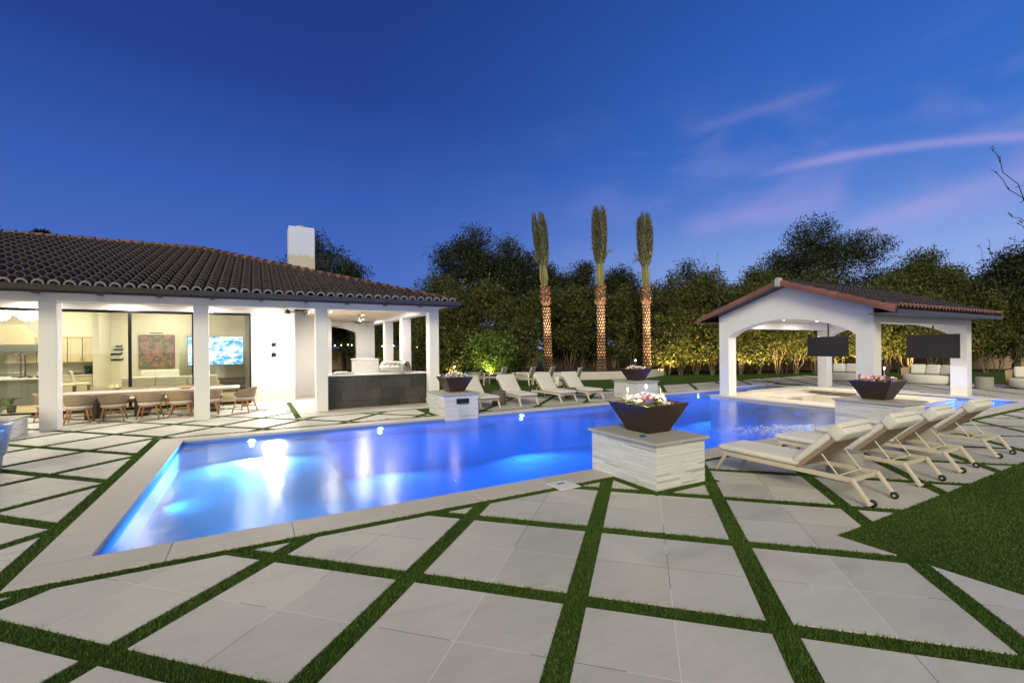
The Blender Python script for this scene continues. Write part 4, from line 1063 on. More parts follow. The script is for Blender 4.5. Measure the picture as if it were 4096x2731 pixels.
# ------------------------------------------------------------------ outdoor dining set
dt = thing('dining_table', 'long pale topped outdoor dining table on dark slab legs', 'dining table', (-2.72, 18.15, 0))
q = MB(); q.box(-2.25, 2.25, -.55, .55, .71, .765); q.build('table_top', M['tabletop'], dt, bevel=.012)
for a in (-1.5, -.35, 1.5):
    q = MB(); q.box(a - .14, a + .14, -.40, .40, 0, .709); q.build('leg', M['dark_wood'], dt, bevel=.01)
q = MB(); q.lathe([(.10, 0), (.17, .03), (.18, .05), (.165, .052), (.08, .02)], 20, 0, (0, 0, 0)); tag(q.build('wooden_bowl', M['teak'], None, (-1.95, 18.05, .766), smooth=True), 'shallow brown wooden bowl on the outdoor dining table', 'bowl')
def dining_chair():
    t = thing('dining_chair', '-', 'chair', (0, 0, 0), 0, 'woven dining chairs round the outdoor table')
    q = MB(); q.lathe([(.02, .405), (.26, .405), (.29, .43), (.285, .475), (.23, .495), (.02, .497)], 24); q.build('seat_cushion', M['cushion_grey'], t, smooth=True)
    q = MB(); q.lathe([(.24, .36), (.26, .37), (.26, .404), (.02, .404)], 24); q.build('seat_frame', M['teak'], t)
    rows = []; n = 22; rimp = []; botp = []
    for k in range(n + 1):
        f = -1 + 2 * k / n; a = R(-90) + f * R(118)
        top = .79 - .17 * abs(f) ** 2.2; 
        col_ = []
        for s2 in range(7):
            v = s2 / 6; r = .265 + .075 * v ** .8
            col_.append((r * math.cos(a) * 1.04, r * math.sin(a) * (.98), .50 + (top - .50) * v))
        rows.append(col_); rimp.append(col_[-1]); botp.append(col_[0])
    q = MB(); q.grid(rows); q.build('woven_back', M['wicker'], t, smooth=True, solid=.018)
    q = MB(); q.tube(rimp, .014, 8); q.tube(botp, .012, 8)
    for k in (0, n): q.tube([rows[k][i2] for i2 in range(7)], .013, 8)
    for k in (0, 5, 17, n): q.tube([rows[k][0], (rows[k][0][0] * .9, rows[k][0][1] * .9, .39)], .010, 6)
    q.build('rim', M['wicker'], t, smooth=True)
    for a, c in ((-1, -1), (1, -1), (-1, 1), (1, 1)):
        q = MB(); q.tube([(a * .18, c * .17, .40), (a * .27, c * .26, 0)], [.024, .016], 8); q.build('leg', M['teak'], t, smooth=True)
    q = MB()
    for a in (-1, 1): q.bar((a * .225, -.21, .20), (a * .225, .21, .20), .018, .026)
    q.bar((-.225, 0, .20), (.225, 0, .20), .018, .026); q.build('stretcher', M['teak'], t)
    return t
dc = dining_chair()
front_lab = ['woven dining chair on the near side right beside the big left column', 'woven dining chair, second on the near side from the big left column', 'woven dining chair, third on the near side from the big left column', 'woven dining chair on the near side just left of the middle column', 'woven dining chair on the near side half hidden by the middle column']
back_lab = ['woven dining chair on the far side nearest the left column', 'woven dining chair on the far side, second from the left column', 'woven dining chair on the far side behind the wooden bowl', 'woven dining chair on the far side just left of the middle column', 'woven dining chair on the far side right of the middle column']
fxp = [-4.30, -3.55, -2.72, -1.98, -1.28]
for k, x in enumerate(fxp):
    if k == 0: o = dc; o.location = (x, 17.08, 0); o.rotation_euler = (0, 0, R(4)); o['label'] = front_lab[0]
    else: copy_tree(dc, (x, 17.05 + random.uniform(-.05, .05), 0), R(random.uniform(-7, 7)), front_lab[k])
for k, x in enumerate([-4.28, -3.52, -2.78, -2.08, -1.32]): copy_tree(dc, (x, 19.08, 0), R(180 + random.uniform(-8, 8)), back_lab[k])
copy_tree(dc, (-.30, 17.1, 0), R(62), 'woven dining chair turned sideways at the right end of the table')
copy_tree(dc, (-5.2, 18.1, 0), R(-88), 'woven dining chair at the left head of the table behind the big column')

# ------------------------------------------------------------------ sun loungers
def lounger(cm, name_l):
    """origin under the seat middle; +y is the foot end"""
    t = thing('sun_lounger', name_l, 'sun lounger', (0, 0, 0))
    hw = .36
    for s2 in (-1, 1):
        q = MB(); x = s2 * (hw - .02)
        q.bar((x, .86, .285), (x, -.98, .285), .04, .062); q.build('side_rail', M['teak_pale'], t, bevel=.006, seg=1)
        q = MB(); q.bar((x, .80, .27), (x, .97, 0), .04, .058, up=(1, 0, 0)); q.build('leg', M['teak_pale'], t, bevel=.006, seg=1)
        q = MB(); q.bar((x, -.955, .30), (x, -1.15, .02), .042, .060, up=(1, 0, 0)); lg = q.build('leg', M['teak_pale'], t, bevel=.006, seg=1)
        q = MB(); q.lathe([(.038, -.016), (.046, -.008), (.046, .008), (.038, .016)], 20); wh = q.build('wheel', M['wheel'], lg, (x - s2 * .045, -1.16, .046)); wh.rotation_euler = (0, R(90), 0)
        q = MB(); q.lathe([(.016, -.019), (.016, .019)], 12); hb = q.build('hub', M['hub'], lg, (x - s2 * .045, -1.16, .046)); hb.rotation_euler = (0, R(90), 0)
    q = MB()
    for yy in (.84, -.20, -.93):
        q = MB(); q.bar((-hw + .04, yy, .275), (hw - .04, yy, .275), .035, .05); q.build('cross_rail', M['teak_pale'], t)
    q = MB()
    for k in range(10): q.box(-hw + .041, hw - .041, -.12 + k * .095, -.05 + k * .095, .296, .312)
    q.build('slats', M['teak_pale'], t)
    # reclined back
    PV = Vector((0, -.30, .325)); A = R(52)
    mt = Matrix.Translation(PV) @ Matrix.Rotation(-A, 4, 'X')     # panel rises along local -y
    def bp(x, y, z): return mt @ Vector((x, y, z))
    mt = Matrix.Translation(PV) @ Matrix.Rotation(-R(44), 4, 'X')
    q = MB(); q.box(-hw + .005, hw - .005, -.76, .0, -.012, .012, mtx=mt); q.build('back_panel', M['taupe'], t, bevel=.004, seg=1)
    q = MB(); q.box(-hw, -hw + .04, -.78, .02, -.03, .02, mtx=mt); q.box(hw - .04, hw, -.78, .02, -.03, .02, mtx=mt); q.box(-hw + .041, hw - .041, -.78, -.74, -.03, .02, mtx=mt); q.build('back_frame', M['taupe'], t, bevel=.005, seg=1)
    q = MB()
    for s2 in (-1, 1): q.tube([mt @ Vector((s2 * (hw - .06), -.36, -.04)), (s2 * (hw - .06), -.78, .30)], .008, 8)
    q.tube([(-hw + .05, -.78, .30), (hw - .05, -.78, .30)], .007, 8); q.build('back_support', M['rod'], t)
    # cushions
    q = MB(); q.box(-hw + .01, hw - .01, -.32, .95, .318, .412); q.build('seat_cushion', M[cm], t, bevel=.045, seg=3, smooth=True)
    q = MB(); q.box(-hw + .01, hw - .01, -.80, .03, .022, .125, mtx=mt); q.build('back_cushion', M[cm], t, bevel=.045, seg=3, smooth=True)
    q = MB(); q.box(-hw - .004, hw + .004, -.832, -.63, -.045, .134, mtx=mt); q.build('head_cover', M[cm], t, bevel=.03, seg=3, smooth=True)
    q = MB(); q.box(-hw - .002, hw + .002, -.836, -.828, .04, .048, mtx=mt); q.build('seam', M['taupe'], t)
    return t
l0 = lounger('cushion', 'cream cushioned lounger nearest the camera, beside the large stone pedestal'); l0['group'] = 'loungers on the right deck'
l0.location = (6.87, 3.93, 0); l0.rotation_euler = (0, 0, R(.8))
for x, y, rz, lb in ((8.42, 3.95, -1.3, 'cream cushioned lounger second from the near stone pedestal'), (9.75, 3.96, 1, 'cream cushioned lounger third from the near stone pedestal'), (11.55, 3.98, -2, 'cream cushioned lounger farthest right, closest to the pavilion')):
    copy_tree(l0, (x, y, 0), R(rz), lb)
g0 = lounger('cushion_grey', 'pale grey lounger partly hidden behind the waterfall pedestal'); g0['group'] = 'loungers across the pool'
g0.location = (6.68, 14.35, 0); g0.rotation_euler = (0, 0, R(180))
for x, y, rz, lb in ((8.2, 14.4, 179, 'pale grey lounger second from the waterfall pedestal'), (9.85, 14.42, 181, 'pale grey lounger third from the waterfall pedestal'), (11.15, 14.45, 180, 'pale grey lounger farthest right across the pool, near the palms pedestal')):
    copy_tree(g0, (x, y, 0), R(rz), lb)
def drum(x, y, r, h, m, label, group=None):
    q = MB(); q.lathe([(r * .96, 0), (r, .02), (r, h - .02), (r * .97, h)], 28); tag(q.build('drum_table', M[m], None, (x, y, 0), smooth=False), label, 'side table', group)
drum(7.62, 3.55, .23, .42, 'concrete', 'grey drum table between the first two right loungers')
drum(10.65, 3.75, .26, .46, 'concrete', 'grey drum table between the last two right loungers')
drum(7.42, 14.25, .24, .48, 'dark_concrete', 'dark drum table between the first two loungers across the pool')
drum(10.6, 14.4, .22, .42, 'dark_concrete', 'dark drum table between the last two loungers across the pool')

# ------------------------------------------------------------------ armchairs on the lawn
def armchair(loc, rz, label):
    t = thing('garden_armchair', label, 'armchair', loc, rz, 'low sling armchairs on the lawn'); t.scale = (1.1, 1.4, 1.06)
    for a in (-.31, .31):
        q = MB(); q.bar((a, .33, 0), (a, .31, .60), .03, .03); q.build('leg', M['rod'], t)
        q = MB(); q.bar((a, -.35, 0), (a, -.30, .60), .03, .03); q.build('leg', M['rod'], t)
        q = MB(); q.bar((a, .34, .60), (a, -.36, .60), .035, .02); q.build('arm', M['rod'], t)
    q = MB(); q.bar((-.30, .32, .34), (.30, .32, .34), .025, .03); q.bar((-.30, -.31, .30), (.30, -.31, .30), .025, .03); q.build('rail', M['rod'], t)
    q = MB(); q.box(-.295, .295, -.32, .34, .355, .42); q.build('seat', M['taupe_g'], t, bevel=.02)
    m = Matrix.Translation((0, -.30, .40)) @ Matrix.Rotation(R(14), 4, 'X')
    q = MB(); q.box(-.295, .295, -.045, .02, 0, .52, mtx=m); q.build('backrest', M['taupe_g'], t, bevel=.02)
    return t
M['taupe_g'] = mat('grey_sling', (.38, .35, .31), .85, bump=(140, .2))
chairs = [(1135, 24.5, 'grey sling armchair on the lawn farthest left, by the lit shrub'), (1200, 24.3, 'grey sling armchair second from the lit shrub'), (1245, 24.6, 'grey sling armchair before the left palm'), (1306, 23.2, 'grey sling armchair farthest right at the low white wall')]
for px, d, lb in chairs:
    p = gw((px - 1176) / 1055.6 * d, d); armchair(p, R(68 - 29.2), lb)
for px, d, lb in ((1165, 24.4, 'white textured stool between the two leftmost lawn armchairs'), (1283, 23.6, 'white textured stool beside the rightmost lawn armchair')):
    p = gw((px - 1176) / 1055.6 * d, d); q = MB(); q.lathe([(.20, 0), (.24, .06), (.25, .25), (.24, .42), (.20, .47)], 24); tag(q.build('garden_stool', M['ceramic'], None, p, smooth=True), lb, 'stool', 'white garden stools')

# curved low planter wall under the palms
rw = MB(); inner = []; outer = []
for k in range(25):
    a = -1 + 2 * k / 24; x = -3.0 + 13.2 * (k / 24); d = 29.0 - 1.5 * (1 - a * a) + (1.9 if k > 20 else 0) * (k - 20) / 4
    inner.append(gw(x, d)); outer.append(gw(x, d + .3))
vs = []
for pnt in range(25): vs.append([inner[pnt], inner[pnt] + Vector((0, 0, .47)), outer[pnt] + Vector((0, 0, .47)), outer[pnt]])
rw.grid(vs, closed=True)
tag(rw.build('planter_wall', M['white_conc'], bevel=.015, seg=1), 'low curved whitewashed planter wall in front of the three palms', 'wall')
sb = MB(); sb.add([tuple(o + Vector((0, 0, .40))) for o in outer] + [tuple(gw(10.2, 36, .40)), tuple(gw(-3, 36, .40))], [tuple(range(27))]); struct(sb.build('palm_bed', M['soil']))

# ------------------------------------------------------------------ left edge: stone planter block, blue pot
pedestal(-6.3, -4.86, 14.62, 15.55, 'pale stacked stone pedestal at the left edge beside the first column', zt=.42)
bp_ = thing('planter_bowl', 'green plant in a pale bowl on the pedestal at the left edge', 'planter', (-5.4, 15.0, .463))
q = MB(); q.lathe([(.18, 0), (.32, .2), (.36, .26), (.33, .26), (.26, .2), (.02, .19)], 24); q.build('bowl', M['white_conc'], bp_, smooth=True)
n = 900; c = rng.normal(0, 1, (n, 3)); c /= np.linalg.norm(c, axis=1)[:, None]; c *= rng.uniform(.5, 1, (n, 1)) ** .5 * np.array([.42, .42, .34]); c[:, 2] = np.abs(c[:, 2]) + .2
def leaf_quads(c, size, aspect=.4, droop=0.0):
    n = len(c)
    d = rng.normal(0, 1, (n, 3)); d[:, 2] += droop; d /= np.linalg.norm(d, axis=1)[:, None]
    u = np.cross(d, rng.normal(0, 1, (n, 3))); u /= np.linalg.norm(u, axis=1)[:, None] + 1e-9
    s = (rng.uniform(.6, 1.25, (n, 1)) * size)
    return np.stack([c, c + d * s * .5 + u * s * aspect * .5, c + d * s, c + d * s * .5 - u * s * aspect * .5], 1)
quads_mesh('foliage', leaf_quads(c, .07), rng.random(n), [M['leaf_flower']], bp_)
q = MB(); q.lathe([(.30, 0), (.34, .02), (.36, .27), (.40, .31), (.46, .70), (.49, .80), (.46, .82), (.43, .72), (.02, .70)], 40, 0, (0, 0, 0))
tag(q.build('glazed_pot', M['blue_glaze'], None, (-4.02, 10.72, 0), smooth=True), 'large blue glazed pot cut by the left edge of the view', 'pot')

# ------------------------------------------------------------------ pavilion
pav = thing('pavilion', 'white gabled pool pavilion with red tile edges over the sunken bar', 'pavilion')
FX0, FX1, AY0, AY1 = 16.3, 23.95, 6.78, 12.07
YM = (AY0 + AY1) / 2; ZE, ZA = 3.14, 4.04
TH = .46
def arch_face(x0, x1, yo0, yo1, zs, zt, gable=True):
    m = MB(); n = 24
    arc = [(yo0 + (yo1 - yo0) * k / n, zs + (zt - zs) * math.sin(math.pi * (k / n)) ** .72) for k in range(n + 1)]
    poly = [(AY0, ZE), (AY0, 0), (yo0, 0)] + arc + [(yo1, 0), (AY1, 0), (AY1, ZE)] + ([(YM, ZA)] if gable else [])
    return m.prism(poly, x0, x1, axis='x')
arch_face(FX0, FX0 + TH, 7.26, 11.66, 2.30, 2.90).build('front_wall', M['stucco'], pav)
arch_face(FX1 - TH, FX1, 7.26, 11.66, 2.30, 2.90).build('back_wall', M['stucco'], pav)
q = MB(); q.box(FX0 + TH, FX1 - TH, AY0, AY0 + .44, 2.66, ZE); q.build('side_beam', M['stucco'], pav)
q = MB(); q.box(FX0 + TH, FX1 - TH, AY1 - .44, AY1, 2.66, ZE); q.build('side_beam', M['stucco'], pav)
q = MB(); q.box(FX0 + TH, FX1 - TH, AY0 + .44, AY1 - .44, 2.98, 3.02); q.build('ceiling', M['stucco_cream'], pav)
SL = (ZA - ZE) / (YM - AY0)
RX0, RX1 = FX0 - .42, FX1 + .42
ov = .66
pr = MB()
for sgn, ye in ((-1, AY0 - ov), (1, AY1 + ov)):
    ze = ZE - SL * ov
    pr.add([(RX0, ye, ze + .02), (RX1, ye, ze + .02), (RX1, YM, ZA + .02), (RX0, YM, ZA + .02)], [(0, 1, 2, 3)])
    pr.add([(RX0, ye, ze + .10), (RX1, ye, ze + .10), (RX1, YM, ZA + .10), (RX0, YM, ZA + .10)], [(0, 1, 2, 3)])
proof = pr.build('roof', M['fascia'], pav)
csp = 1 / math.sqrt(1 + SL * SL); snp = SL * csp; slen = (YM - AY0 + ov) / csp
pt = MB()
tile_field(pt, lambda u, v, h: Vector((RX0 + .16 + u, AY0 - ov - .03 + v * csp - h * snp, ZE - SL * ov + .10 + v * snp + h * csp)), lambda u, v: RX0 + u < RX1 - .2, 36, int(slen / .36) + 1, .255, .36, .105, None)
pt.build('barrel_tiles', M['tile'], proof)
pt = MB()
tile_field(pt, lambda u, v, h: Vector((RX0 + .16 + u, AY0 - ov - .035 + v * csp - h * snp, ZE - SL * ov + .103 + v * snp + h * csp)), lambda u, v: RX0 + u < RX1 - .2, 36, 1, .255, .34, .110, None, .8, 1.5)
pt.build('eave_tiles', mat('eave_tile_red', (.10, .050, .048), .6, attr='tint'), proof)
cp2 = MB()
for ye, sg in ((AY0 - ov - .04, 1), (AY1 + ov + .04, -1)):
    nn = 9; ze = ZE - SL * ov + .06
    for k in range(nn):
        y0 = ye + (YM - ye) * k / nn; y1 = ye + (YM - ye) * (k + 1.06) / nn; z0 = ze + (ZA + .10 - ze) * k / nn; z1 = ze + (ZA + .10 - ze) * (k + 1.06) / nn
        t = random.uniform(.8, 1.2); e = .014 * (1 if k % 1 == 0 else 0)
        rows = []
        for yy, zz, gsc in ((y0, z0, 1.0), (y1, z1, .80)):
            rows.append([(RX0 + .16, yy, zz + .12 * gsc), (RX0 + .06, yy, zz + .15 * gsc), (RX0 - .03, yy, zz + .12 * gsc), (RX0 - .055 * gsc, yy, zz + .03), (RX0 - .05 * gsc, yy, zz - .085 * gsc), (RX0 - .02, yy, zz - .09 * gsc)])
        cp2.grid(rows, 0, tint=t)
        cp2.add(rows[0], [tuple(range(6))], 0, t * .6)
cp2.build('verge_tiles', M['tile_red'], proof)
rc = MB(); cap_run(rc, (RX0 + .1, YM, ZA + .16), (RX1 - .1, YM, ZA + .16), .12, 22, 0, (.6, 1.1)); rc.build('ridge_caps', M['tile'], proof)
q = MB(); q.prism([(YM - .09, ZA - .02), (YM + .09, ZA - .02), (YM + .11, ZA + .22), (YM + .05, ZA + .29), (YM - .05, ZA + .29), (YM - .11, ZA + .22)], RX0 - .06, RX0 + .14, axis='x'); q.build('finial', M['hub'], proof, bevel=.02)
q = MB(); q.box(RX0 + .05, RX1, AY0 - ov - .09, AY0 - ov - .0, ZE - SL * ov - .06, ZE - SL * ov + .075); q.build('gutter', M['gutter'], pav, bevel=.01)
q = MB(); q.box(RX0 + .05, RX1, AY0 - ov, AY0 - .001, ZE - SL * ov - .03, ZE - SL * ov - .005); q.build('soffit', M['fascia'], pav); q = MB(); q.box(RX0 + .05, RX1, AY1 + .001, AY1 + ov, ZE - SL * ov - .03, ZE - SL * ov - .005); q.build('soffit', M['fascia'], pav)
for x, y in ((18.2, 8.2), (18.2, 10.6), (20.6, 8.2), (20.6, 10.6), (22.9, 9.4)): downlight(x, y, 2.98, pav, 62, (1, .91, .78))
def hung_tv(x, y, wd, ht, zc, rz, label, pole_top=2.98):
    t = thing('hanging_television', label, 'television', (x, y, zc), rz, 'black televisions hanging in the pavilion')
    q = MB(); q.box(-wd / 2, wd / 2, .0, .03, -ht / 2, ht / 2); q.build('casing', M['black'], t, bevel=.004)
    q = MB(); q.box(-wd / 2 + .012, wd / 2 - .012, -.004, -.0005, -ht / 2 + .015, ht / 2 - .012); q.build('screen', M['screen'], t)
    q = MB(); q.tube([(0, .09, 0), (0, .09, pole_top - zc)], .028, 10); q.box(-.12, .12, .061, .12, -.12, .12); q.build('ceiling_pole', M['black'], t)
hung_tv(20.1, 9.96, 1.52, .80, 1.91, R(-90), 'black television hanging over the left part of the bar')
hung_tv(23.0, 7.64, 1.62, .92, 1.89, R(-90), 'larger black television hanging at the right end of the pavilion')

# round white daybed sofas behind the pavilion
def daybed(p, rz, label):
    t = thing('daybed_sofa', label, 'sofa', p, rz, 'white curved daybed sofas')
    q = MB(); q.lathe([(.02, .03), (.74, .03), (.78, .08), (.79, .36), (.74, .43), (.02, .44)], 36); o = q.build('seat', M['cushion'], t, smooth=True); o.scale = (1.25, .85, 1)
    rows = []
    for k in range(21):
        a = R(-90) + (k / 10 - 1) * R(105); e = 1 - .25 * abs(k / 10 - 1) ** 2
        rows.append([(1.0 * math.cos(a), .70 * math.sin(a), .08), (1.06 * math.cos(a), .74 * math.sin(a), .45), (1.08 * math.cos(a), .76 * math.sin(a), .45 + .38 * e)])
    q = MB(); q.grid(rows); q.build('rope_back', M['wicker'], t, smooth=True, solid=.03)
    for a, w2 in ((-.58, -.25), (.0, .0), (.58, .25)):
        m = Matrix.Translation((a, -.42 + abs(a) * .12, .45)) @ Matrix.Rotation(w2 * 1.4, 4, 'Z') @ Matrix.Rotation(R(16), 4, 'X')
        q = MB(); q.box(-.30, .30, -.09, .09, 0, .50, mtx=m); q.build('pillow', M['cushion'], t, bevel=.08, seg=3, smooth=True)
daybed((28.2, 12.9, 0), R(95), 'white daybed sofa seen through the pavilion arch')
daybed((29.2, 9.9, 0), R(80), 'white daybed sofa seen through the right pavilion opening')
daybed((29.3, 6.1, 0), R(92), 'white daybed sofa cut by the right edge of the view')
drum(27.9, 7.5, .30, .50, 'concrete', 'pale drum table standing right of the pavilion')

# ------------------------------------------------------------------ planting
FPX = 1055.6                                   # picture scale used only to turn surveyed bearings into garden plan points
def brg(px, d): return (px - 1176) / FPX * d   # lateral offset at distance d for a surveyed bearing
def elev(py, d, px=1176): return 2 + (797 + (1176 - px) * .0091 - py) / FPX * d
def unit(v): return v / (np.linalg.norm(v, axis=-1, keepdims=True) + 1e-9)
def limb(q, a, b, r0, r1, wob=.12, n=5, seg=6):
    a, b = Vector(a), Vector(b); L = (b - a).length; pts = []; rad = []
    for k in range(n + 1):
        t = k / n; p = a.lerp(b, t)
        if 0 < k < n: p += Vector((random.gauss(0, 1), random.gauss(0, 1), random.gauss(0, .5))) * L * wob * .3
        p.z += math.sin(t * math.pi) * L * .05
        pts.append(p); rad.append(r0 + (r1 - r0) * t)
    q.tube(pts, rad, seg, caps=False)
def tree(name, label, group, px, d, blobs, nt, per, leaf, size, bark='bark', trunk_r=.18, stems=1, spread=.3, sig=.32, asp=.42, th=.35, up=.15, twigs=True, cat='tree', rx=None):
    """blobs: (dx,dy,z,rx,ry,rz) in metres round the trunk foot, dx along the viewer's right"""
    base = gw(brg(px, d) if rx is None else rx, d, -.03)
    t = thing(name, label, cat, base, 0, group)
    rx_, fy_ = np.array(CR), np.array(CF)
    tg = []; ce = []
    vol = np.array([b[3] * b[4] * b[5] for b in blobs]) ** .75; vol = vol / vol.sum()
    for bi, b in enumerate(blobs):
        k = max(3, int(nt * vol[bi])); v = unit(rng.normal(0, 1, (k, 3))) * rng.uniform(.35, 1.0, (k, 1)) ** .45
        v[:, 2] = np.where(v[:, 2] < -.55, -v[:, 2] * .5, v[:, 2])
        P = (b[0] + v[:, :1] * b[3]) * rx_ + (b[1] + v[:, 1:2] * b[4]) * fy_; P[:, 2] += b[2] + v[:, 2] * b[5]
        tg.append(P); ce.append(np.repeat([(b[0] * rx_ + b[1] * fy_ + np.array([0, 0, b[2] - b[5] * .35]))], k, 0))
    tg = np.concatenate(tg); ce = np.concatenate(ce)
    q = MB(); nodes = []
    zmid = np.mean([b[2] for b in blobs])
    for s in range(stems):
        a0 = random.uniform(0, 6.28); f = Vector((math.cos(a0), math.sin(a0), 0)) * (spread if stems > 1 else 0) * random.uniform(.3, 1)
        topz = max(.3, zmid * th * random.uniform(.9, 1.15))
        top = f * 2.0 + Vector((random.gauss(0, .1), random.gauss(0, .1), topz))
        limb(q, f * .4, top, trunk_r, trunk_r * .62, .1); nodes.append(np.array(top))
    nodes = np.array(nodes)
    seeds = []
    for b in blobs:
        for _ in range(4 if len(blobs) > 2 else 6):
            v = unit(rng.normal(0, 1, 3)) * .5
            p = (b[0] + v[0] * b[3]) * rx_ + (b[1] + v[1] * b[4]) * fy_ + np.array([0, 0, b[2] + v[2] * b[5] * .7])
            nd = nodes[np.argmin(np.linalg.norm(nodes - p, axis=1))]
            limb(q, nd, p, trunk_r * .5, trunk_r * .22, .2); seeds.append(p)
    seeds = np.array(seeds)
    if twigs:
        for p in tg[:: 2]:
            nd = seeds[np.argmin(np.linalg.norm(seeds - p, axis=1))]
            limb(q, nd, p, trunk_r * .15, .008, .2, 3, 4)
    q.build('trunk', M[bark], t, smooth=True)
    n = len(tg) * per
    c = np.repeat(tg, per, 0) + np.clip(rng.normal(0, 1, (n, 3)), -1.7, 1.7) * np.array([sig, sig, sig * .75])
    # strays along the twigs
    k = rng.random(n) < .22; f = rng.uniform(.35, 1, (n, 1)); cc = np.repeat(ce, per, 0)
    c[k] = (cc + (c - cc) * f)[k]
    c[:, 2] = np.maximum(c[:, 2], .12)
    quads_mesh('crown', leaf_quads(c, size, asp, up), np.clip(rng.normal(.45, .25, n), 0, 1), [M[leaf]], t)
    return t
def bush(label, px, d, w_, h_, leaf='leaf_hedge', per=90, nt=46, group='shrubs along the garden wall', name='shrub', low=.25, size=.24, bark='twig', stems=6, cat='shrub', tr=.024):
    bl = [(0, 0, h_ * .62, w_ / 2, w_ * .42, h_ * .40), (random.uniform(-.2, .2), 0, h_ * .35, w_ * .44, w_ * .38, h_ * .25), (random.uniform(-.3, .3) * w_, 0, h_ * .86, w_ * .3, w_ * .28, h_ * .17)]
    return tree(name, label, group, px, d, bl, nt, per, leaf, size, bark, tr, stems, w_ * .16, .20 + .05 * w_, .42, .55, .3, True, cat)
# back row of trees
TG = 'trees behind the garden'
def T(label, px, d, top, w_, base=None, leaf='leaf_dark', nt=110, per=120, size=.27, extra=(), asp=.32, sig=.50, th=.4):
    nt = int(nt * 1.5)
    h = elev(top, d, px); W = w_ / FPX * d
    rr_ = random.Random(int(px * 7 + top))
    bl = [(0, 0, h * .58, W * .36, W * .32, h * .28), (W * rr_.uniform(-.1, .1), 0, h * .89, W * .15, W * .15, h * .11)]
    for k in range(6):
        f = -1 + 2 * k / 5; bl.append((W * .40 * f, rr_.uniform(-.8, .8), h * (.80 - .26 * f * f + rr_.uniform(-.07, .07)), W * rr_.uniform(.12, .19), W * .18, h * rr_.uniform(.10, .15)))
    bl += list(extra)
    return tree('shade_tree', label, TG, px, d, bl, nt, per, leaf, size, 'bark_dark', .22, 1, 0, sig, asp, th, .1)
T('dark round tree rising behind the white chimney', 752, 40, 536, 250)
T('large dark mesquite with a ragged crown right of the house', 1085, 41, 522, 210, nt=150)
T('dark mesquite close behind the left palm', 1180, 43, 545, 150)
T('lower dark tree just right of the left palm', 1262, 42, 602, 110)
T('dark tree behind the gap between the left and middle palms', 1335, 47, 602, 120)
T('dark tree behind the gap between the middle and right palms', 1428, 47, 604, 120)
T('thin dark tree left of the pavilion gable', 1600, 44, 596, 190, nt=90)
T('largest dark mesquite towering above the pavilion roof', 1890, 44, 500, 330, nt=210)
T('dense dark tree right of the big mesquite', 2130, 39, 580, 230, leaf='leaf_hedge', nt=150)
T('dense dark tree at the right edge of the view', 2330, 33, 566, 220, nt=140)
T('dark dense tree behind the pavilion ridge', 1745, 40, 612, 170, leaf='leaf_hedge')
T('dark tree far beyond the outdoor kitchen arch', 790, 44, 660, 160)
T('dark tree beyond the kitchen side columns', 955, 38, 690, 130, leaf='leaf_hedge')
T('dark tree behind the house roof at the far left', 20, 44, 545, 70, nt=40)
T('tall dark shrub mass under the ragged mesquite', 1020, 36, 640, 150, leaf='leaf_hedge', nt=110)
T('dark dense shrub tree behind the left palm trunk', 1255, 37, 660, 130, leaf='leaf_hedge', nt=90)
T('dark backdrop tree right of the right palm', 1530, 38, 690, 170, leaf='leaf_hedge', nt=100)
T('dark tree between the kitchen side columns', 880, 37, 690, 110, leaf='leaf_hedge', nt=70)
# bare branched trees
def bare(label, px, d, tips, foot=0.0, mt='twig', r=.06, fork=.5, group=None):
    base = gw(brg(px, d), d, -.03); t = thing('bare_tree', label, 'tree', base, 0, group); q = MB()
    root = Vector((0, 0, foot)); pts = [gw(brg(x, dd), dd, elev(y, dd, x)) - base for x, y, dd in tips]
    mid = sum(pts, Vector()) / len(pts); fk = Vector((mid.x * .35, mid.y * .35, mid.z * fork))
    limb(q, root, fk, r, r * .7, .1); q.build('trunk', M[mt], t, smooth=True)
    q = MB()
    for p in pts:
        limb(q, fk, p, r * .5, .008, .045, 7)
        for _ in range(4):
            s = random.uniform(.45, 1); a = fk.lerp(p, s); e = a + Vector((random.gauss(0, .5), random.gauss(0, .3), random.uniform(.1, .6))) * (p - fk).length * .10
            limb(q, a, e, .014, .004, .2, 3, 4)
    q.build('branches', M[mt], t, smooth=True)
bare('pale bare branched tree left of the pavilion gable', 1622, 40, [(1592, 590, 40), (1618, 572, 40), (1650, 580, 40.5), (1632, 625, 39.5), (1575, 640, 40)])
bare('bare tree with thin twigs entering the view at the right edge', 2475, 16, [(2278, 338, 15), (2290, 393, 15.4), (2318, 488, 15), (2336, 512, 16)], mt='bark_dark', r=.034, fork=.75)
bare('thin bare twiggy tree behind the shrubs right of the pavilion', 2285, 36, [(2250, 560, 36), (2275, 545, 36), (2310, 556, 36), (2335, 540, 36)], mt='bark_dark', r=.07)
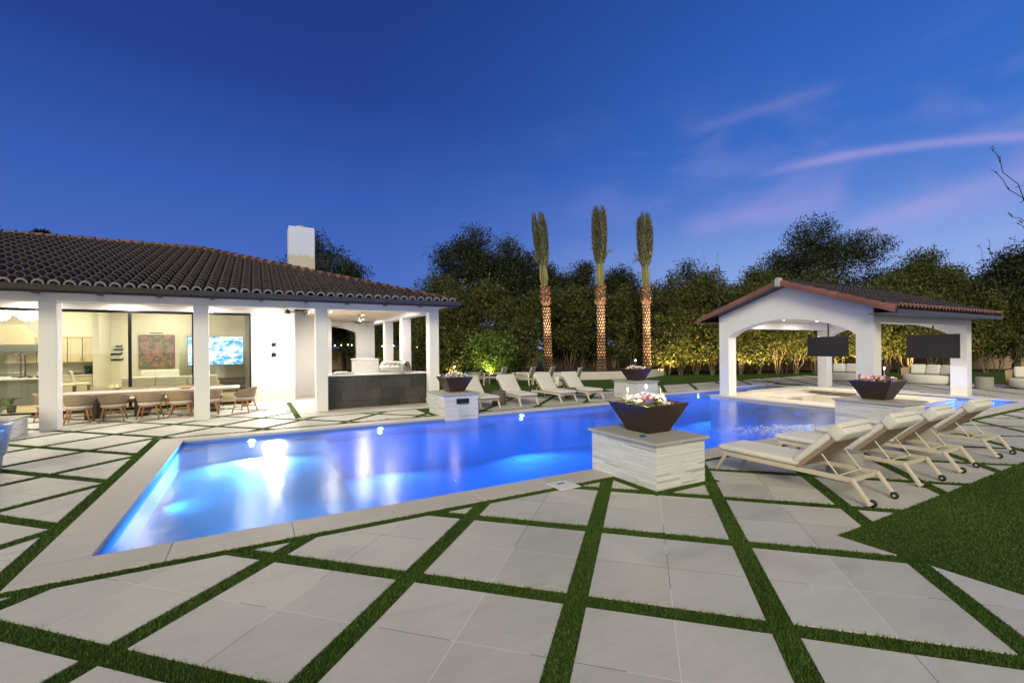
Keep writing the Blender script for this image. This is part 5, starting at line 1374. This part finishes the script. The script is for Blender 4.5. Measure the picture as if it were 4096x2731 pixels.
# hedge shrubs on the left
for k, (px, d, w_, h_, lb) in enumerate((
        (1005, 30.5, 2.6, 5.2, 'tall dim shrub right behind the corner column of the house'), (1060, 31.5, 3.0, 6.2, 'tallest dim shrub between the corner column and the lit citrus'),
        (1105, 32, 3.0, 6.8, 'tall dim shrub behind the lit citrus'), (1152, 31, 2.6, 6.0, 'tall dim shrub right of the lit citrus'),
        (1035, 28.5, 2.2, 2.8, 'low shrub with slanting pale stems left of the lit citrus'), (1165, 29, 1.8, 2.6, 'low reddish shrub behind the lawn armchairs'),
        (985, 33, 2.4, 3.4, 'shrub seen between the kitchen columns and the corner column'))): bush(lb, px, d, w_, h_, nt=60)
bush('upright golden lit shrub left of the left palm', 1204, 29, 1.3, 3.7, nt=52, low=.1)
bush('bright green lit citrus shrub with pale forked stems', 1122, 26.4, 2.7, 2.6, 'leaf_bright', 90, 44, name='citrus_shrub', stems=6, tr=.05)
for px, d, w_, h_, lb in ((1308, 33.5, 2.3, 6.0, 'tall shrub filling the gap between the left and middle palms'), (1337, 34.5, 2.0, 6.4, 'tall shrub just left of the middle palm'), (1415, 33.5, 2.2, 5.9, 'tall shrub just right of the middle palm'), (1447, 34.5, 2.0, 6.3, 'tall shrub just left of the right palm'), (1284, 35.6, 2.4, 6.0, 'tall shrub right behind the left palm trunk'), (1368, 35.4, 2.4, 6.2, 'tall shrub directly behind the middle palm trunk'), (1484, 35.2, 2.4, 5.6, 'tall shrub directly behind the right palm trunk')): bush(lb, px, d, w_, h_, nt=66)
hl = ['golden lit shrub right of the right palm', 'second golden lit shrub right of the right palm', 'third golden lit shrub right of the right palm', 'golden lit shrub at the left wall of the pavilion', 'lit shrub just inside the left edge of the pavilion arch', 'lit shrub second inside the pavilion arch', 'lit shrub third inside the pavilion arch', 'lit shrub in the middle of the pavilion arch', 'lit shrub behind the back left pavilion pillar', 'lit shrub behind the smaller television', 'lit shrub right of the front right pavilion pillar', 'lit shrub at the left of the right pavilion opening', 'lit shrub in the middle of the right pavilion opening', 'lit shrub behind the larger television', 'dim shrub right of the pavilion', 'dim shrub farther right of the pavilion', 'dim shrub near the right edge of the view']
for k, px in enumerate((1532, 1562, 1600, 1636, 1700, 1742, 1784, 1826, 1872, 1925, 1990, 2036, 2082, 2140, 2205, 2265, 2330)):
    hh = (3.9, 4.4, 3.7, 4.1, 4.6, 5.2, 5.4, 5.6, 5.8, 5.8, 5.8, 5.7, 5.5, 5.2, 5.0, 5.4, 5.4)[k]
    bush(hl[k], px, 31.2 + (k % 3) * .35, 2.15, hh, nt=76, per=70, low=.25, stems=7, group='lit shrubs along the right garden wall')
for px, lb in ((740, 'dim shrub seen low through the left of the kitchen arch'), (775, 'dim shrub seen low through the middle of the kitchen arch'), (812, 'dim shrub seen low through the right of the kitchen arch'), (852, 'dim shrub behind the white wall beside the kitchen arch')): bush(lb, px, 42.5, 3.2, 6.2, nt=40, group='shrubs along the far garden wall')
fl = ['backing shrub behind the first golden shrubs right of the palms', 'backing shrub left of the pavilion gable', 'backing shrub left of the pavilion arch', 'backing shrub behind the left half of the pavilion arch', 'backing shrub behind the right half of the pavilion arch', 'backing shrub behind the pavilion middle pillar', 'backing shrub behind the right pavilion opening', 'backing shrub behind the larger television side', 'backing shrub beyond the right end of the pavilion', 'backing shrub at the far right behind the dim shrubs']
for k, px in enumerate((1530, 1580, 1640, 1720, 1800, 1885, 1975, 2065, 2170, 2290)):
    bush(fl[k], px, 33.0, 3.2, 6.3 + .5 * (k % 3), nt=90, per=70, stems=5, group='second row of shrubs along the right garden wall')
# garden wall
def gwall(x0, d0, x1, d1, h, label):
    a, b2 = gw(x0, d0), gw(x1, d1); dd = (b2 - a).normalized(); nn = Vector((-dd.y, dd.x, 0)) * .1
    q = MB(); q.prism([tuple((a + nn).xy), tuple((b2 + nn).xy), tuple((b2 - nn).xy), tuple((a - nn).xy)], -.05, h)
    q.prism([tuple((a + nn * 1.4).xy), tuple((b2 + nn * 1.4).xy), tuple((b2 - nn * 1.4).xy), tuple((a - nn * 1.4).xy)], h + .001, h + .06)
    tag(q.build('garden_wall', M['perimeter']), label, 'wall')
gwall(2.5, 37.0, 46, 35.2, 1.95, 'tan garden wall behind the lit shrubs and the palms')
gwall(-40, 46, 2.45, 44, 2.0, 'tan garden wall far beyond the house and kitchen')
# landscape uplights
def uplight(px, d, pw, label, color=(1, .70, .32), aim=(0, .6, 3), spot=95, z=0.0, group='small ground uplights'):
    p = gw(brg(px, d), d, z); t = thing('ground_uplight', label, 'garden light', p, 0, group)
    q = MB(); q.tube([(0, 0, -.03), (0, 0, .10)], .012, 6); q.lathe([(.03, .10), (.045, .13), (.05, .19), (.045, .19), (.03, .15)], 12); q.build('fixture', M['black'], t)
    q = MB(); q.lathe([(.002, .172), (.042, .171), (.042, .168)], 12); q.build('lens', M['bulb'], t)
    a = CF * aim[1] + CR * aim[0] + Vector((0, 0, aim[2]))
    lamp('SPOT', (0, 0, .24), pw, color, tuple(a), .04, spot, .9, t)
GO_ = (1, .68, .26)
for px, d, pw, lb in ((1535, 29.6, 330, 'uplight in front of the first shrubs right of the right palm'), (1615, 29.6, 330, 'uplight in front of the shrubs left of the pavilion'), (1715, 29.8, 380, 'uplight left inside the pavilion arch view'), (1790, 29.8, 380, 'uplight in the middle of the pavilion arch view'), (1880, 29.8, 420, 'uplight behind the back left pavilion pillar'), (1960, 29.8, 380, 'uplight behind the front right pavilion pillar'), (2045, 29.8, 430, 'uplight in the right pavilion opening'), (2120, 29.8, 380, 'uplight behind the larger hanging television'), (2230, 30, 150, 'uplight beyond the right end of the pavilion')):
    uplight(px, d, pw * 3.0, lb, GO_, (0, .9, 2.0), 125)
uplight(1208, 28.1, 520, 'uplight at the foot of the upright golden shrub', GO_)
uplight(1121, 25.5, 520, 'uplight at the foot of the bright citrus shrub', (.95, .90, .35), (0, .35, 2), 110)
uplight(1040, 27.6, 420, 'uplight under the slanting stems by the corner column', GO_, (0, .8, 2.6), 110)
uplight(1085, 29.4, 1500, 'uplight between the tall dim shrubs', GO_, (0, 1.2, 4), 100)
uplight(1300, 31.5, 900, 'uplight between the left and middle palms', GO_, (0, 1.2, 4), 90)
uplight(1425, 31.5, 900, 'uplight between the middle and right palms', GO_, (0, 1.2, 4), 90)

uplight(1010, 28.6, 900, 'added uplight at the foot of the tall shrub by the corner column', GO_, (0, 1.2, 4), 100)  # added to brighten the dim shrubs, no known lamp here
uplight(1160, 28.4, 900, 'added uplight right of the bright citrus shrub', GO_, (0, 1.2, 4), 100)  # likewise added only for more light on the hedge

# date palms with tied-up crowns
def palm(label, px, d, top, trunk_top, lean, rb=.255):
    base = gw(brg(px, d), d, .38); t = thing('date_palm', label, 'palm', base, 0, 'date palms with tied crowns')
    zt = elev(trunk_top, d, px) - .38; zc = elev(top, d, px) - .38
    lx = lean / FPX * d
    def axis(z): return CR * (lx * (z / zc) ** 1.9)
    q = MB(); rows = int((zt - 1.25) / .20); nb = 8
    q.lathe([(rb * 1.12, -.4), (rb * .95, .2), (rb * .80, zt * .5), (rb * .82, zt)], 16)
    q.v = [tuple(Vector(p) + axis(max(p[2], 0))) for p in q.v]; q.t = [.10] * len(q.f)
    for r in range(rows):
        z = .02 + r * .20; k0 = (r % 2) * .5; rr = rb * (1.12 - .3 * min(1, z / 1.2) ** .5) if z < 1.2 else rb * .82
        for k in range(nb):
            a = (k + k0) * 2 * math.pi / nb; hw = math.pi / nb * .98; ax = axis(z); tn = random.uniform(.75, 1.35)
            def cy(rad, an, zz): return Vector((rad * math.cos(an), rad * math.sin(an), zz)) + ax
            A_, B_, C_, D_ = cy(rr * .95, a, z - .12), cy(rr * .99, a - hw * .86, z + .02), cy(rr * .99, a + hw * .86, z + .02), cy(rr + .085 + random.uniform(-.012, .018), a, z + .07)
            E_ = cy(rr * .90, a, z + .14)
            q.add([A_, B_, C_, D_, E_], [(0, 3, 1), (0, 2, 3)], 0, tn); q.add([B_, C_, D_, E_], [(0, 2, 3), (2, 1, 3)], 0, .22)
    q.build('trunk', M['trunk_palm'], t)
    q = MB(); z0 = zt - 1.25
    q.lathe([(rb * .9, z0 - .1), (rb * 1.30, z0 + .12), (rb * 1.38, z0 + .55), (rb * 1.28, zt - .12), (rb * .8, zt + .05)], 18); q.v = [tuple(Vector(p) + axis(p[2])) for p in q.v]; q.t = [.6] * len(q.f)
    for _ in range(300):
        z = random.uniform(z0, zt); a = random.uniform(0, 6.28); rr = rb * 1.3; ax = axis(z); sz = random.uniform(.05, .11)
        p = Vector((rr * math.cos(a), rr * math.sin(a), z)) + ax; o = Vector((math.cos(a), math.sin(a), random.uniform(.3, 1.5))).normalized(); s = Vector((-math.sin(a), math.cos(a), random.uniform(-.3, .3)))
        q.add([p - s * sz * .5, p + s * sz * .5, p + o * sz * 1.6], [(0, 1, 2)], 0, random.uniform(.5, 2.0))
    q.build('boot_skirt', M['palm_skirt'], t)
    cl2 = zc - zt; q = MB(); random_side = random.Random(px)
    for k in range(52):
        a = random_side.uniform(0, 6.28); rr = random_side.uniform(.3, 1) ** .5
        zz = [0, .28, .5, .72, 1.0]; bulge = [.62, 1.18, 1.05, .85, .8]
        pts = []
        for s, b2 in zip(zz, bulge):
            z = zt - .1 + s * cl2 * .46; pts.append(Vector((rb * 1.0 * rr * b2 * math.cos(a), rb * 1.0 * rr * b2 * math.sin(a), z)) + axis(z))
        q.tube(pts, [.030, .024, .018, .013, .010], 5, caps=False, tint=random_side.uniform(.7, 1.0))
    q.build('frond_stalks', M['petiole'], t, smooth=True)
    cs_ = []; ds_ = []; ls_ = []; ts_ = []
    fr2 = np.random.default_rng(px)
    for k in range(74):
        wild = k >= 70
        a0 = fr2.uniform(0, 6.28); rr = 1.0 if wild else fr2.uniform(.25, 1) ** .5; end = fr2.uniform(.78, 1.0) if not wild else fr2.uniform(.5, .9)
        m = 20 if wild else 74; s2 = np.linspace(.30 + fr2.uniform(-.03, .06), end, m)
        prof = .25 + .225 * np.sin(np.clip((s2 - .28) / .72, 0, 1) * np.pi * .80 + .18)
        tw = a0 + (s2 - .3) * fr2.uniform(-.7, .7)
        if wild:
            s2 = np.linspace(.34, .40, m) + np.linspace(0, 1, m) * fr2.uniform(.02, .16); prof = .26 + np.linspace(0, 1, m) ** 1.3 * fr2.uniform(.15, .45); s2 = s2 - np.linspace(0, 1, m) ** 3 * .10
        r2 = prof * rr
        z = zt + cl2 * s2 - .12
        p = np.stack([r2 * np.cos(tw), r2 * np.sin(tw), z], 1) + np.array(CR)[None, :] * (lx * (np.clip(z, 0, None) / zc) ** 1.9)[:, None]
        sg = np.where(np.arange(m) % 2 == 0, 1.0, -1.0)
        tang = np.stack([-np.sin(tw), np.cos(tw), tw * 0], 1); outw = np.stack([np.cos(tw), np.sin(tw), tw * 0], 1)
        d3 = unit(tang * (sg * fr2.uniform(.18, .50, m))[:, None] + outw * fr2.uniform(-.02, .34, m)[:, None] + np.array([0, 0, 1.0]) + (outw * .9 if wild else 0))
        cs_.append(p); ds_.append(d3); ls_.append(fr2.uniform(.22, .44, m) * (1.15 - .35 * (s2 > end - .08))); ts_.append(np.clip(fr2.normal(.34, .22) + fr2.normal(0, .16, m), 0, 1))
    c = np.concatenate(cs_); dirv = np.concatenate(ds_); L = np.concatenate(ls_)[:, None]; tn_ = np.concatenate(ts_); n = len(c)
    u = unit(np.cross(dirv, rng.normal(0, 1, (n, 3)))); wd = .021
    V = np.stack([c - u * wd * .6, c + dirv * L * .5 - u * wd, c + dirv * L, c + dirv * L * .5 + u * wd], 1)
    quads_mesh('frond_leaflets', V, tn_, [M['leaf_palm']], t)
    for sx2, pw in ((-.55, 230), (.6, 180)):
        q = MB(); q.lathe([(.05, -.02), (.055, .1), (.045, .1), (.04, .06)], 12, 0, tuple(CR * sx2 - CF * .75)); fx2 = q.build('uplight_can', M['black'], t)
        lamp('SPOT', tuple(CR * sx2 - CF * .75 + Vector((0, 0, .14))), pw, (1, .70, .38), tuple(Vector((0, 0, 3.0)) + axis(3.0)), .04, 58, .9, t)
    lamp('SPOT', tuple(CR * .1 - CF * 1.5 + Vector((0, 0, .14))), 3600, (1, .86, .58), tuple(Vector((0, 0, zc * .56)) + axis(zc * .56)), .05, 36, .8, t)
palm('leftmost date palm, leaning slightly left', 1259, 31.5, 486, 657, -22)
palm('tallest date palm in the middle of the three', 1381, 30.5, 472, 655, -3)
palm('rightmost date palm with the slimmest crown', 1486, 30.6, 490, 655, -5, .235)
# small palm head over the far left roof
fp3 = thing('fan_palm', 'tiny palm head peeking over the roof at the far left', 'palm', gw(brg(97, 46), 46, 0))
q = MB(); q.tube([(0, 0, 0), (0, 0, elev(545, 46, 97))], .2, 8); q.build('trunk', M['bark_dark'], fp3)
n = 420; a = rng.uniform(0, 2 * np.pi, n); e = rng.uniform(-.3, 1.2, n); dv = np.stack([np.cos(a) * np.cos(e), np.sin(a) * np.cos(e), np.sin(e)], 1); z0 = elev(543, 46, 97)
c = dv * .25; c[:, 2] += z0; u = unit(np.cross(dv, rng.normal(0, 1, (n, 3)))); L = rng.uniform(.4, .8, (n, 1))
quads_mesh('fronds', np.stack([c, c + dv * L * .5 + u * .05, c + dv * L, c + dv * L * .5 - u * .05], 1), rng.random(n) * .4, [M['leaf_dark']], fp3)
# spiky lit plant beyond the kitchen columns
yk = thing('yucca_plant', 'spiky lit green plant seen between the kitchen side columns', 'plant', gw(brg(893, 30), 30, 0))
n = 260; a = rng.uniform(0, 2 * np.pi, n); e = rng.uniform(.3, 1.45, n); dv = np.stack([np.cos(a) * np.cos(e), np.sin(a) * np.cos(e), np.sin(e)], 1)
c = dv * .1; u = unit(np.cross(dv, rng.normal(0, 1, (n, 3)))); L = rng.uniform(.9, 2.1, (n, 1))
quads_mesh('leaves', np.stack([c, c + dv * L * .4 + u * .045, c + dv * L, c + dv * L * .4 - u * .045], 1), rng.random(n), [M['leaf_bright']], yk)
uplight(893, 29.0, 120, 'uplight at the foot of the spiky plant', (.9, .95, .4))
# festoon string lights in the far garden
sl = thing('string_lights', 'string of warm round bulbs hanging in the dark garden beyond the kitchen', 'string lights', (0, 0, 0))
wp = []
for k in range(25):
    px = 700 + 300 * k / 24; d = 33; sag = .16 * math.sin(math.pi * ((px - 700) % 100) / 100)
    wp.append(gw(brg(px, d), d, 2.42 - sag * .6 - (k / 24) * .25))
q = MB(); q.tube(wp, .010, 5); q.build('wire', M['black'], sl)
for k, px in enumerate((740, 755, 769, 784, 799, 808, 842, 858, 878, 891, 904, 932, 945, 958, 971)):
    i2 = (px - 700) / 300 * 24; p = wp[int(i2)].lerp(wp[min(24, int(i2) + 1)], i2 % 1)
    q = MB(); q.lathe([(.004, 0), (.025, -.02), (.034, -.05), (.025, -.08), (.004, -.10)], 12, 0, tuple(p)); q.build('bulb', M['bulb'], sl, smooth=True)
    if k % 4 == 0: lamp('POINT', tuple(p - Vector((0, 0, .06))), 14, (1, .72, .4), size=.02)
